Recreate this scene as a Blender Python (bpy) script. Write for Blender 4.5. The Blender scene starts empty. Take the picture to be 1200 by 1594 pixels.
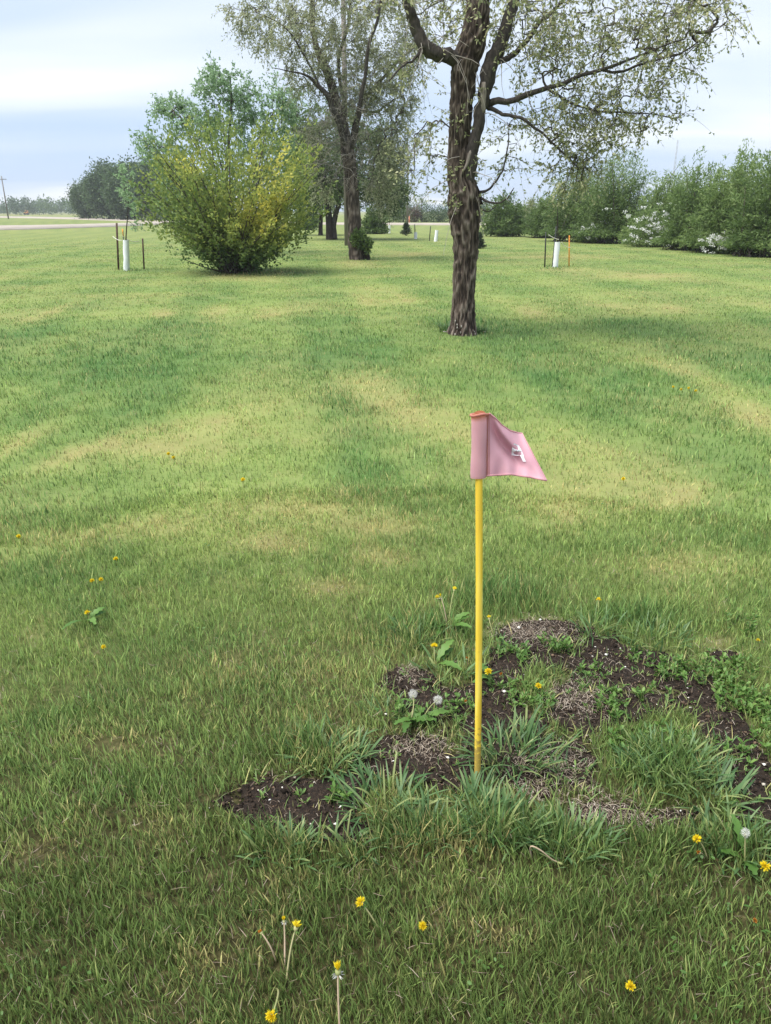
import bpy, math
import numpy as np
from mathutils import Vector, Matrix
from mathutils.geometry import tessellate_polygon

# ------------------------------------------------------------------ camera, sky, sun, exposure
SC = bpy.context.scene
CAM_H, FPX, PITCH = 1.6, 1200.0, math.radians(21.3)      # photograph is 1200 x 1594
cam = bpy.data.cameras.new('camera'); cam_o = bpy.data.objects.new('camera', cam)
SC.collection.objects.link(cam_o); SC.camera = cam_o
cam.sensor_fit = 'VERTICAL'; cam.sensor_height = 24.0; cam.lens = 24.0 * FPX / 1594.0
cam.clip_start = 0.05; cam.clip_end = 20000
cam_o.location = (0, 0, CAM_H); cam_o.rotation_euler = (math.radians(90) - PITCH, 0, 0)

SUN_DIR = Vector((-0.40, -0.16, 0.90)).normalized()         # towards the sun
sun = bpy.data.lights.new('sun', 'SUN'); sun.energy = 2.6; sun.angle = math.radians(50); sun.color = (1.0, 0.965, 0.90)
sun_o = bpy.data.objects.new('sun', sun); SC.collection.objects.link(sun_o)
sun_o.rotation_euler = SUN_DIR.to_track_quat('Z', 'Y').to_euler()

W = bpy.data.worlds.new('World'); SC.world = W; W.use_nodes = True
def build_world():
    nt = W.node_tree; nt.nodes.clear(); N = nt.nodes.new; L = nt.links.new
    out = N('ShaderNodeOutputWorld'); bg = N('ShaderNodeBackground'); bg.inputs['Strength'].default_value = 0.1
    sky = N('ShaderNodeTexSky'); sky.sky_type = 'NISHITA'; sky.sun_disc = False
    sky.sun_elevation = math.asin(SUN_DIR.z); sky.sun_rotation = math.atan2(SUN_DIR.x, SUN_DIR.y)
    tc = N('ShaderNodeTexCoord'); sep = N('ShaderNodeSeparateXYZ'); L(tc.outputs['Generated'], sep.inputs[0])
    zc = N('ShaderNodeMath'); zc.operation = 'MAXIMUM'; L(sep.outputs[2], zc.inputs[0]); zc.inputs[1].default_value = 0.0
    za = N('ShaderNodeMath'); za.operation = 'ADD'; L(zc.outputs[0], za.inputs[0]); za.inputs[1].default_value = 0.10
    dx = N('ShaderNodeMath'); dx.operation = 'DIVIDE'; L(sep.outputs[0], dx.inputs[0]); L(za.outputs[0], dx.inputs[1])
    dy = N('ShaderNodeMath'); dy.operation = 'DIVIDE'; L(sep.outputs[1], dy.inputs[0]); L(za.outputs[0], dy.inputs[1])
    cb = N('ShaderNodeCombineXYZ'); L(dx.outputs[0], cb.inputs[0]); L(dy.outputs[0], cb.inputs[1])
    mp = N('ShaderNodeMapping'); mp.inputs['Location'].default_value = (-5.804, -0.738, -8.229); mp.inputs['Scale'].default_value = (0.28, 0.62, 1); L(cb.outputs[0], mp.inputs[0])
    n1 = N('ShaderNodeTexNoise'); n1.inputs['Scale'].default_value = 1.0; n1.inputs['Detail'].default_value = 4; n1.inputs['Roughness'].default_value = 0.42
    n1.inputs['Distortion'].default_value = 0.3; L(mp.outputs[0], n1.inputs['Vector'])
    rp = N('ShaderNodeValToRGB'); L(n1.outputs['Fac'], rp.inputs[0])
    e = rp.color_ramp.elements; e[0].position = 0.34; e[0].color = (0.50, 0.63, 0.84, 1)
    e[1].position = 0.71; e[1].color = (0.95, 0.97, 0.99, 1)
    m = e.new(0.50); m.color = (0.60, 0.705, 0.87, 1)
    sc_ = N('ShaderNodeVectorMath'); sc_.operation = 'SCALE'; L(rp.outputs[0], sc_.inputs[0]); sc_.inputs['Scale'].default_value = 4.6
    mx = N('ShaderNodeMixRGB'); mx.inputs[0].default_value = 0.93; L(sky.outputs[0], mx.inputs[1]); L(sc_.outputs[0], mx.inputs[2])
    L(mx.outputs[0], bg.inputs['Color']); L(bg.outputs[0], out.inputs['Surface'])
build_world()
vs = SC.view_settings; vs.view_transform = 'Standard'; vs.look = 'None'; vs.gamma = 1; vs.use_curve_mapping = False; vs.exposure = 1.38
SC.render.engine = 'CYCLES'
SC.cycles.max_bounces = 4; SC.cycles.diffuse_bounces = 3; SC.cycles.glossy_bounces = 1; SC.cycles.transmission_bounces = 3; SC.cycles.transparent_max_bounces = 8
SC.cycles.use_denoising = True; SC.cycles.denoiser = 'OPENIMAGEDENOISE'; SC.cycles.denoising_input_passes = 'RGB_ALBEDO_NORMAL'; SC.cycles.denoising_prefilter = 'ACCURATE'

rng = np.random.default_rng(11)
COL = SC.collection

# ------------------------------------------------------------------ places: photograph <-> ground
cp, sp_ = math.cos(PITCH), math.sin(PITCH)
def ray(px, py):
    u = (px - 600) / FPX; v = (797 - py) / FPX
    return np.array([u, cp + v * sp_, -sp_ + v * cp])
def G(px, py, h=0.0):                        # the point of height h seen there
    d = ray(px, py); t = (CAM_H - h) / -d[2]
    return np.array([0, 0, CAM_H]) + d * t
def P(px, py, Y):                            # the point at distance Y seen there
    d = ray(px, py); t = Y / d[1]
    return np.array([0, 0, CAM_H]) + d * t
def mpp(Y, z=1.6):                           # metres for one pixel there
    return (Y * cp - (z - CAM_H) * sp_) / FPX
def pix(x, y, z=0.0):
    dz = z - CAM_H
    dep = np.maximum(y * cp - dz * sp_, 0.05); up = y * sp_ + dz * cp
    return 600 + FPX * x / dep, 797 - FPX * up / dep

def _h(ix, iy, seed):
    n = (ix.astype(np.int64) * 374761393 + iy.astype(np.int64) * 668265263 + seed * 1274126177) & 0xFFFFFFFF
    n = ((n ^ (n >> 13)) * 1274126177) & 0xFFFFFFFF
    return ((n ^ (n >> 16)) & 0xFFFF) / 65535.0
def vn(x, y, seed=0, perx=None):
    x = np.asarray(x, float); y = np.asarray(y, float)
    ix = np.floor(x); iy = np.floor(y); fx = x - ix; fy = y - iy
    fx = fx * fx * (3 - 2 * fx); fy = fy * fy * (3 - 2 * fy)
    ix0 = ix.astype(np.int64); ix1 = ix0 + 1; iy = iy.astype(np.int64)
    if perx: ix0 = ix0 % perx; ix1 = ix1 % perx
    a = _h(ix0, iy, seed); b = _h(ix1, iy, seed); c = _h(ix0, iy + 1, seed); d = _h(ix1, iy + 1, seed)
    return (a * (1 - fx) + b * fx) * (1 - fy) + (c * (1 - fx) + d * fx) * fy
def fbm(x, y, seed=0, o=3):
    s = 0; a = 1; t = 0
    for k in range(o):
        s = s + a * vn(x * 2 ** k, y * 2 ** k, seed + k * 17); t += a; a *= 0.5
    return s / t
def ss(x, a, b):
    t = np.clip((x - a) / (b - a), 0, 1); return t * t * (3 - 2 * t)

def gz(x, y):                                # gentle relief of the lawn
    r = np.hypot(x, y)
    return (0.030 * (fbm(x * 0.55, y * 0.55, 5) - 0.5) + 0.012 * (fbm(x * 2.2, y * 2.2, 9) - 0.5)) * (1 - ss(r, 30, 60))
def on(p, dz=0.0): return np.array([p[0], p[1], float(gz(p[0], p[1])) + dz])

def ell(px, py, e):
    cx, cy, rx, ry = e[:4]; a = math.radians(e[4]) if len(e) > 4 else 0
    dx, dy = px - cx, py - cy
    X = (dx * math.cos(a) + dy * math.sin(a)) / rx; Y = (-dx * math.sin(a) + dy * math.cos(a)) / ry
    return np.exp(-(X * X + Y * Y))
DRY = [(130, 705, 100, 14, -20), (330, 662, 110, 18, -14), (430, 800, 120, 26, -8), (200, 830, 120, 20, -12), (600, 820, 90, 24), (30, 690, 60, 12, -25), (430, 491, 50, 10), (340, 486, 34, 9), (595, 466, 55, 12), (258, 488, 22, 8), (62, 490, 55, 8, -20), (835, 482, 40, 13), (930, 474, 60, 9, 8),
       (1045, 480, 30, 6), (610, 625, 95, 28, 28), (560, 602, 40, 16, 20), (720, 668, 60, 22, 25), (960, 735, 120, 42, 20), (1050, 775, 50, 22), (880, 780, 80, 40),
       (1120, 605, 90, 14, 30), (1180, 650, 60, 16, 25), (1030, 565, 40, 8, 20), (160, 705, 60, 20, -15), (280, 700, 80, 20), (180, 1165, 70, 18), (60, 1330, 40, 24),
       (560, 410, 40, 6), (760, 1460, 60, 26), (420, 845, 60, 18), (600, 870, 60, 18), (520, 920, 60, 16), (1110, 1005, 26, 9), (330, 1500, 50, 24), (1060, 880, 120, 22),
       (700, 1330, 60, 14), (250, 1290, 70, 18), (380, 430, 60, 5), (640, 395, 50, 4), (1000, 430, 120, 5, 5), (880, 400, 80, 4)]
LUSH_SHADE = [(555, 690, 130, 34, 60), (120, 545, 170, 13, -10), (240, 622, 170, 20, -16), (60, 640, 90, 14, -25), (1110, 640, 120, 22, 28), (880, 640, 90, 22, 15), (700, 900, 120, 30, 10), (330, 900, 110, 24, -12), (90, 900, 90, 26), (1020, 860, 110, 26), (240, 1240, 120, 30), (560, 1430, 140, 40), (900, 1440, 150, 40), (140, 1470, 110, 36), (810, 585, 150, 34), (1090, 565, 90, 24), (470, 560, 110, 36), (60, 570, 120, 30), (250, 590, 120, 26), (1120, 700, 110, 60), (1000, 640, 110, 30),  # lusher turf, and the tree crowns' shade painted in as darker green
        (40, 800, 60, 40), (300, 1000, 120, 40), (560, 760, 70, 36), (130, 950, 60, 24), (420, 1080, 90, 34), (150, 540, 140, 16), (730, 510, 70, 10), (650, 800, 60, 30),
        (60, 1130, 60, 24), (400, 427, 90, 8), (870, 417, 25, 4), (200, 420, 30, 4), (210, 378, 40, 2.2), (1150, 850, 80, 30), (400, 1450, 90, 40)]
TALL = [(770, 1312, 190, 26), (650, 985, 90, 30), (790, 935, 90, 26), (980, 970, 110, 22), (480, 1170, 80, 24), (440, 1320, 70, 24), (1120, 1330, 90, 20), (600, 1310, 100, 22),
        (1040, 1200, 70, 34), (800, 1180, 60, 30), (720, 505, 55, 7), (200, 420, 32, 3), (868, 417, 26, 3), (395, 424, 60, 5), (560, 402, 22, 3)]
SOIL = [(850, 985, 85, 26), (940, 1035, 110, 40), (1040, 1075, 95, 40), (900, 1110, 90, 36), (1120, 1130, 75, 44), (1165, 1210, 60, 60), (1190, 1270, 50, 34),
        (1050, 1285, 80, 22), (690, 1100, 95, 34), (690, 1210, 66, 42), (640, 1172, 70, 26), (430, 1250, 90, 34), (525, 1232, 60, 26), (415, 1262, 76, 36), (500, 1245, 76, 32), (545, 1312, 80, 24), (470, 1290, 70, 26), (780, 1150, 60, 50),
        (860, 1200, 90, 50), (930, 1270, 70, 34), (600, 1190, 60, 26), (790, 1040, 60, 40), (1110, 1020, 40, 14), (640, 1060, 50, 22)]
STRAW = [(655, 1168, 44, 16), (925, 1262, 44, 30), (860, 1190, 50, 22), (830, 985, 50, 18), (1112, 1005, 26, 8), (900, 1090, 40, 24), (990, 1285, 60, 16), (640, 1050, 14, 20), (820, 1240, 40, 20), (170, 1165, 40, 10), (65, 1340, 22, 14)]
def acc(px, py, L, k=1.0):
    m = np.ones_like(px)
    for e in L: m = m * (1 - np.clip(k * ell(px, py, e), 0, 1))
    return 1 - m
def lawn(x, y):
    """what the turf is like at a place: dryness, lushness (some of it painted canopy shade), tallness, bare soil, straw (all 0..1)"""
    x = np.asarray(x, float); y = np.asarray(y, float)
    r = np.hypot(x, y)
    px, py = pix(x, y); front = (y > 0.6)
    px = np.where(front, px, -9999.0); py = np.where(front, py, -9999.0)
    wob = (fbm(x * 3, y * 3, 41) - 0.5)
    pale = acc(px, py, DRY, 0.9) * np.clip(.30 + 1.35 * fbm(x * 5, y * 3, 55), 0, 1.15) * np.where((py > 455) & (py < 500), .55 + .6 * ss(np.sin((x + .1 * y) * 7), -.3, .7), 1.0); dry = pale * (0.30 + 1.0 * fbm(x * 4, y * 4, 3)) * .95
    dry = dry + 0.28 * ss(fbm(x * 0.8, y * 0.8, 21, 4), 0.50, 0.72) + 0.28 * ss(fbm(x * 7, y * 7, 31), 0.55, 0.8)
    # mower passes: long bands that bend along the tree row
    s = x + 0.11 * y + 0.9 * (fbm(x * 0.12, y * 0.06, 77) - 0.5) * 4
    band = 0.5 + 0.5 * np.sin(s * 2 * math.pi / 1.9)
    s2 = (y - 0.45 * x) + 3 * (fbm(x * 0.08, y * 0.08, 78) - 0.5)
    band2 = 0.5 + 0.5 * np.sin(s2 * 2 * math.pi / 3.4)
    fr = ss(r, 5, 14)
    dry = dry + fr * (0.08 * ss(band, 0.6, 1) + 0.14 * ss(band2, 0.55, 1) * ss(fbm(x * .3, y * .3, 80), .35, .6))
    st3 = x + 0.117 * y + 0.05 * (np.minimum(y, 9) - 9) ** 2 * np.sign(x + .3) * .25 + .5 * (fbm(x * .5, y * .3, 81) - .5)
    band3 = ss(0.5 + 0.5 * np.sin(st3 * 2 * math.pi / 2.3), .2, .8)
    lush = 0.30 + 0.24 * acc(px, py, LUSH_SHADE, 0.9) + 0.26 * (fbm(x * 0.9, y * 0.9, 52, 4) - .5) + .42 * (fbm(x * 3.1, y * 3.1, 54) - .5) + .25 * (fbm(x * 1.6 + .19 * y, y * .30, 57) - .5) + 0.24 * (band3 - .5) * ss(r, 2.5, 5) + fr * 0.18 * (.5 - band2) - .38 * pale
    edge = ss(py, 489 + 6 * wob * 4, 503 + 6 * wob * 4) * (1 - ss(py, 560, 660))  # mowing boundary and canopy shade band, both put into the turf colour
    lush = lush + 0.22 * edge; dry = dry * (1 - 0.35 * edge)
    tall = acc(px, py, TALL, 1.0)
    soil = acc(px + 60 * wob, py + 30 * wob, SOIL, 1.0); soil = ss(soil + 0.60 * (fbm(x * 9, y * 9, 61) - 0.5) + 0.35 * (fbm(x * 26, y * 26, 62) - 0.5), 0.38, 0.76)
    straw = acc(px, py, STRAW, 1.0)
    far = ss(r, 30, 60); dry = dry * (1 - 0.6 * far) + 0.25 * far
    return np.clip(dry, 0, 1), np.clip(lush, 0, 1), np.clip(tall, 0, 1), np.clip(soil, 0, 1), np.clip(straw, 0, 1)

# ------------------------------------------------------------------ mesh helpers
BITS = ('crown', 'foliage', 'twig', 'dead_twig', 'shoot', 'sprout', 'blossom', 'stud', 'pale_bark_flakes', 'branch', 'stem', 'bracing', 'petal', 'fluff', 'bract')
def origin(o):
    v = np.zeros(3)
    while o is not None: v = v + np.array(o.location); o = o.parent
    return v
def mk(name, V, F, mat, parent=None, attrs=None, smooth=False, base=None, kind=None):
    """one mesh object from world points; base = where its origin stands"""
    V = np.asarray(V, np.float32).reshape(-1, 3)
    F = [np.asarray(f, np.int32) for f in (F if isinstance(F, list) else [F]) if len(f)]
    off = origin(parent) + (np.array(base) if base is not None else 0)
    me = bpy.data.meshes.new(name)
    me.vertices.add(len(V)); me.vertices.foreach_set('co', (V - off).astype(np.float32).ravel())
    tot = sum(f.size for f in F); npoly = sum(len(f) for f in F)
    me.loops.add(tot); me.polygons.add(npoly)
    me.loops.foreach_set('vertex_index', np.concatenate([f.ravel() for f in F]))
    st = np.concatenate([np.full(len(f), f.shape[1]) for f in F]); start = np.concatenate([[0], np.cumsum(st)[:-1]])
    me.polygons.foreach_set('loop_start', start.astype(np.int32))
    if smooth: me.polygons.foreach_set('use_smooth', np.ones(npoly, bool))
    me.update(calc_edges=True)
    for k, a in (attrs or {}).items():
        at = me.attributes.new(k, 'FLOAT', 'POINT'); at.data.foreach_set('value', np.asarray(a, np.float32))
    me.materials.append(mat)
    o = bpy.data.objects.new(name, me); COL.objects.link(o)
    if parent is not None: o.parent = parent
    if base is not None: o.location = base
    if kind: o['kind'] = kind
    elif parent is not None and name in BITS: o['kind'] = 'stuff'
    return o
def tag(o, label=None, cat=None, group=None, kind=None):
    if label: o['label'] = label
    if cat: o['category'] = cat
    if group: o['group'] = group
    if kind: o['kind'] = kind
    return o
def thing(name, label, cat, loc, group=None):
    o = bpy.data.objects.new(name, None); COL.objects.link(o); o.location = [float(v) for v in loc]; o.empty_display_size = 0.2
    return tag(o, label, cat, group)
def unit(v): return v / np.maximum(np.linalg.norm(v, axis=-1, keepdims=True), 1e-9)
def tubes(C, R, S=5, disp=None, cap=True):
    """C (n,k,3) centre lines, R (n,k) radii -> vertices, faces"""
    C = np.asarray(C, float); R = np.asarray(R, float)
    if C.ndim == 2: C = C[None]; R = R[None]
    n, k, _ = C.shape
    T = np.gradient(C, axis=1); T = unit(T)
    ref = np.where(np.abs(unit(C[:, -1] - C[:, 0])[:, 2:3]) > 0.75, np.array([[1., 0, 0]]), np.array([[0, 0, 1.]]))[:, None, :]
    A = unit(np.cross(T, np.broadcast_to(ref, T.shape))); B = np.cross(T, A)
    th = np.arange(S) * 2 * math.pi / S
    RR = np.broadcast_to(R[:, :, None], (n, k, S)).copy()
    if disp is not None: RR = RR + disp
    V = C[:, :, None, :] + RR[..., None] * (np.cos(th)[None, None, :, None] * A[:, :, None, :] + np.sin(th)[None, None, :, None] * B[:, :, None, :])
    V = V.reshape(-1, 3)
    idx = np.arange(n * k * S).reshape(n, k, S)
    a = idx[:, :-1, :]; b = np.roll(a, -1, 2); d = idx[:, 1:, :]; c = np.roll(d, -1, 2)
    F = [np.stack([a, b, c, d], -1).reshape(-1, 4)]
    if cap and S > 4: F.append(idx[:, -1, :].reshape(n, S)); F.append(idx[:, 0, ::-1].reshape(n, S))
    return V, F
def join(parts):
    Vs, Fs, o = [], {}, 0
    for V, F in parts:
        Vs.append(np.asarray(V).reshape(-1, 3))
        for f in (F if isinstance(F, list) else [F]):
            f = np.asarray(f)
            if len(f): Fs.setdefault(f.shape[1], []).append(f + o)
        o += len(Vs[-1])
    return np.concatenate(Vs), [np.concatenate(v) for v in Fs.values()]
def spline(pts, n):
    """Catmull-Rom through rows of pts (any number of columns)"""
    p = np.asarray(pts, float); m = len(p)
    q = np.vstack([2 * p[0] - p[1], p, 2 * p[-1] - p[-2]])
    t = np.linspace(0, m - 1 - 1e-6, n); i = t.astype(int); f = (t - i)[:, None]
    a, b, c, d = q[i], q[i + 1], q[i + 2], q[i + 3]
    return 0.5 * ((2 * b) + (-a + c) * f + (2 * a - 5 * b + 4 * c - d) * f ** 2 + (-a + 3 * b - 3 * c + d) * f ** 3)
def leaves(Pt, D, L, Wd, fold=0.25):
    """kite leaves: base points, directions, lengths, widths"""
    n = len(Pt); D = unit(D); rv = rng.normal(size=(n, 3)); S = unit(np.cross(D, rv)); U = np.cross(S, D)
    L = np.broadcast_to(L, (n,))[:, None]; Wd = np.broadcast_to(Wd, (n,))[:, None]
    mid = Pt + D * L * 0.45
    V = np.stack([Pt, mid + S * Wd * .5 + U * Wd * fold, Pt + D * L - U * L * 0.08, mid - S * Wd * .5 + U * Wd * fold], 1).reshape(-1, 3)
    F = np.arange(4 * n).reshape(n, 4)
    return V, [F]
def box(c, s, rz=0.0, lean=(0, 0)):
    x, y, z = np.array(s) / 2
    v = np.array([(i, j, k) for k in (-z, z) for j in (-y, y) for i in (-x, x)], float)
    v[:, 0] += (v[:, 2] + z) * lean[0]; v[:, 1] += (v[:, 2] + z) * lean[1]
    ca, sa = math.cos(rz), math.sin(rz)
    v = np.stack([v[:, 0] * ca - v[:, 1] * sa, v[:, 0] * sa + v[:, 1] * ca, v[:, 2]], 1) + np.array(c)
    return v, [np.array([(0, 2, 3, 1), (4, 5, 7, 6), (0, 1, 5, 4), (2, 6, 7, 3), (0, 4, 6, 2), (1, 3, 7, 5)])]

# ------------------------------------------------------------------ materials
def newmat(name):
    m = bpy.data.materials.new(name); m.use_nodes = True; nt = m.node_tree; nt.nodes.clear()
    return m, nt, nt.nodes.new, nt.links.new
def ramp(N, stops):
    r = N('ShaderNodeValToRGB'); e = r.color_ramp.elements
    e[0].position = stops[0][0]; e[0].color = (*stops[0][1], 1); e[1].position = stops[-1][0]; e[1].color = (*stops[-1][1], 1)
    for p, c in stops[1:-1]: x = e.new(p); x.color = (*c, 1)
    return r
def leafshader(nt, N, L, colsock, rough=0.5, trans=0.35, spec=0.3):
    out = N('ShaderNodeOutputMaterial'); b = N('ShaderNodeBsdfPrincipled'); t = N('ShaderNodeBsdfTranslucent'); mx = N('ShaderNodeMixShader')
    b.inputs['Roughness'].default_value = rough; b.inputs['Specular IOR Level'].default_value = spec
    L(colsock, b.inputs['Base Color']); L(colsock, t.inputs['Color']); mx.inputs[0].default_value = trans
    L(b.outputs[0], mx.inputs[1]); L(t.outputs[0], mx.inputs[2]); L(mx.outputs[0], out.inputs[0])
def mat_leaf(name, stops, trans=0.35, rough=0.5, spec=0.3):
    m, nt, N, L = newmat(name); a = N('ShaderNodeAttribute'); a.attribute_name = 'tint'
    r = ramp(N, stops); L(a.outputs['Fac'], r.inputs[0]); leafshader(nt, N, L, r.outputs[0], rough, trans, spec); return m
def mat_noise(name, stops, scale=20, detail=6, rough=0.8, bump=0.0, vec=(1, 1, 1), spec=0.3, bscale=None, metal=0.0):
    m, nt, N, L = newmat(name); out = N('ShaderNodeOutputMaterial'); b = N('ShaderNodeBsdfPrincipled')
    tc = N('ShaderNodeNewGeometry'); mp = N('ShaderNodeMapping'); mp.inputs['Scale'].default_value = vec; L(tc.outputs['Position'], mp.inputs[0])
    n = N('ShaderNodeTexNoise'); n.inputs['Scale'].default_value = scale; n.inputs['Detail'].default_value = detail; n.inputs['Roughness'].default_value = 0.6; L(mp.outputs[0], n.inputs['Vector'])
    r = ramp(N, stops); L(n.outputs['Fac'], r.inputs[0]); L(r.outputs[0], b.inputs['Base Color'])
    b.inputs['Roughness'].default_value = rough; b.inputs['Specular IOR Level'].default_value = spec; b.inputs['Metallic'].default_value = metal
    if bump:
        n2 = N('ShaderNodeTexNoise'); n2.inputs['Scale'].default_value = bscale or scale * 2; n2.inputs['Detail'].default_value = 5; L(mp.outputs[0], n2.inputs['Vector'])
        bp = N('ShaderNodeBump'); bp.inputs['Strength'].default_value = bump; bp.inputs['Distance'].default_value = 0.02; L(n2.outputs['Fac'], bp.inputs['Height']); L(bp.outputs[0], b.inputs['Normal'])
    L(b.outputs[0], out.inputs[0]); return m

LUSH_SHADEC, MIDC, DRYC, SHADYC = (0.105, 0.225, 0.066), (0.325, 0.412, 0.124), (0.48, 0.42, 0.18), (0.098, 0.150, 0.040)  # the last is the darker tone painted on turf nearest the camera
def turf_colour(nt, N, L, typ):
    """green to straw by dryness and lushness, with canopy shade and front dimness painted in"""
    a = N('ShaderNodeAttribute'); a.attribute_name = 'dry'; a.attribute_type = typ
    l = N('ShaderNodeAttribute'); l.attribute_name = 'lush'; l.attribute_type = typ
    m1 = N('ShaderNodeMixRGB'); m1.inputs[1].default_value = (*MIDC, 1); m1.inputs[2].default_value = (*LUSH_SHADEC, 1); L(l.outputs['Fac'], m1.inputs[0])
    ol = N('ShaderNodeAttribute'); ol.attribute_name = 'shady'; m0 = N('ShaderNodeMixRGB'); L(ol.outputs['Fac'], m0.inputs[0]); L(m1.outputs[0], m0.inputs[1]); m0.inputs[2].default_value = (*SHADYC, 1)  # front dimness mixed into the turf colour
    return a, m0
def mat_blade(name):
    m, nt, N, L = newmat(name)
    a, m1 = turf_colour(nt, N, L, 'GEOMETRY')
    br = N('ShaderNodeAttribute'); br.attribute_name = 'rnd'
    # a share of blades is dry, more of them where the turf is dry
    s = N('ShaderNodeMath'); s.operation = 'MULTIPLY_ADD'; L(a.outputs['Fac'], s.inputs[0]); s.inputs[1].default_value = 0.85; s.inputs[2].default_value = 0.04
    d = N('ShaderNodeMath'); d.operation = 'SUBTRACT'; L(s.outputs[0], d.inputs[0]); L(br.outputs['Fac'], d.inputs[1])
    k = N('ShaderNodeMath'); k.operation = 'MULTIPLY_ADD'; k.use_clamp = True; L(d.outputs[0], k.inputs[0]); k.inputs[1].default_value = 2.6; k.inputs[2].default_value = 0.28
    m2 = N('ShaderNodeMixRGB'); L(k.outputs[0], m2.inputs[0]); L(m1.outputs[0], m2.inputs[1]); m2.inputs[2].default_value = (*DRYC, 1)
    # each blade a little lighter or darker, paler sheath at the foot
    v = N('ShaderNodeHueSaturation'); vv = N('ShaderNodeMath'); vv.operation = 'MULTIPLY_ADD'
    b2 = N('ShaderNodeAttribute'); b2.attribute_name = 'rnd2'; L(b2.outputs['Fac'], vv.inputs[0]); vv.inputs[1].default_value = 1.15; vv.inputs[2].default_value = 0.45
    L(vv.outputs[0], v.inputs['Value']); L(m2.outputs[0], v.inputs['Color'])
    leafshader(nt, N, L, v.outputs[0], 0.45, 0.4, 0.35); return m
def mat_lawn():
    m, nt, N, L = newmat('lawn_turf'); out = N('ShaderNodeOutputMaterial'); b = N('ShaderNodeBsdfPrincipled'); b.inputs['Roughness'].default_value = 0.95; b.inputs['Specular IOR Level'].default_value = 0.1
    a, m1 = turf_colour(nt, N, L, 'GEOMETRY')
    g = N('ShaderNodeNewGeometry'); n = N('ShaderNodeTexNoise'); n.inputs['Scale'].default_value = 3; n.inputs['Detail'].default_value = 8; n.inputs['Roughness'].default_value = 0.7; L(g.outputs['Position'], n.inputs['Vector'])
    k = N('ShaderNodeMath'); k.operation = 'MULTIPLY'; k.use_clamp = True; L(a.outputs['Fac'], k.inputs[0]); k.inputs[1].default_value = 0.75
    m2 = N('ShaderNodeMixRGB'); L(k.outputs[0], m2.inputs[0]); L(m1.outputs[0], m2.inputs[1]); m2.inputs[2].default_value = (*DRYC, 1)
    # close by, the earth and thatch between the blades shows
    nr = N('ShaderNodeAttribute'); nr.attribute_name = 'near'
    n2 = N('ShaderNodeTexNoise'); n2.inputs['Scale'].default_value = 60; n2.inputs['Detail'].default_value = 4; L(g.outputs['Position'], n2.inputs['Vector'])
    th = ramp(N, [(0.35, (0.030, 0.026, 0.012)), (0.55, (0.075, 0.068, 0.028)), (0.75, (0.20, 0.16, 0.08))]); L(n2.outputs['Fac'], th.inputs[0])
    m3 = N('ShaderNodeMixRGB'); L(nr.outputs['Fac'], m3.inputs[0]); L(m2.outputs[0], m3.inputs[1]); L(th.outputs[0], m3.inputs[2])
    v = N('ShaderNodeHueSaturation'); vv = N('ShaderNodeMath'); vv.operation = 'MULTIPLY_ADD'; L(n.outputs['Fac'], vv.inputs[0]); vv.inputs[1].default_value = 0.35; vv.inputs[2].default_value = 0.37
    L(vv.outputs[0], v.inputs['Value']); L(m3.outputs[0], v.inputs['Color']); L(v.outputs[0], b.inputs['Base Color'])
    L(b.outputs[0], out.inputs[0]); return m

M = {}
M['lawn'] = mat_lawn(); M['blade'] = mat_blade('grass_blade')
M['soil'] = mat_noise('dark_soil', [(0.3, (0.009, 0.006, 0.004)), (0.52, (0.024, 0.0155, 0.010)), (0.8, (0.080, 0.054, 0.034))], 90, 8, 0.95, 0.8, bscale=160)
M['gravel'] = mat_noise('road_gravel', [(0.3, (0.27, 0.235, 0.195)), (0.7, (0.40, 0.35, 0.295))], 0.6, 6, 0.95)
M['bark1'] = mat_noise('rough_bark', [(0.32, (0.035, 0.028, 0.024)), (0.5, (0.105, 0.085, 0.070)), (0.66, (0.19, 0.16, 0.13)), (0.8, (0.33, 0.29, 0.25))], 22, 8, 0.95, 0.6, vec=(1, 1, 0.18), bscale=60)
M['limb'] = mat_noise('dark_limb_bark', [(0.3, (0.028, 0.024, 0.022)), (0.6, (0.075, 0.062, 0.054)), (0.85, (0.15, 0.125, 0.10))], 30, 6, 0.95, 0.4, vec=(1, 1, 0.4))
M['scar'] = mat_noise('bare_wood', [(0.3, (0.16, 0.13, 0.11)), (0.7, (0.36, 0.31, 0.26))], 30, 6, 0.9, 0.3, vec=(1, 1, 0.2))
M['twig'] = mat_noise('twig_bark', [(0.3, (0.05, 0.042, 0.035)), (0.7, (0.12, 0.10, 0.085))], 12, 3, 0.9)
M['deadtwig'] = mat_noise('dead_twig', [(0.3, (0.24, 0.21, 0.18)), (0.7, (0.42, 0.38, 0.34))], 12, 3, 0.9)
M['bark2'] = mat_noise('grey_bark', [(0.3, (0.06, 0.05, 0.043)), (0.55, (0.15, 0.125, 0.105)), (0.8, (0.26, 0.22, 0.19))], 12, 8, 0.95, 0.5, vec=(1, 1, 0.2))
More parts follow.
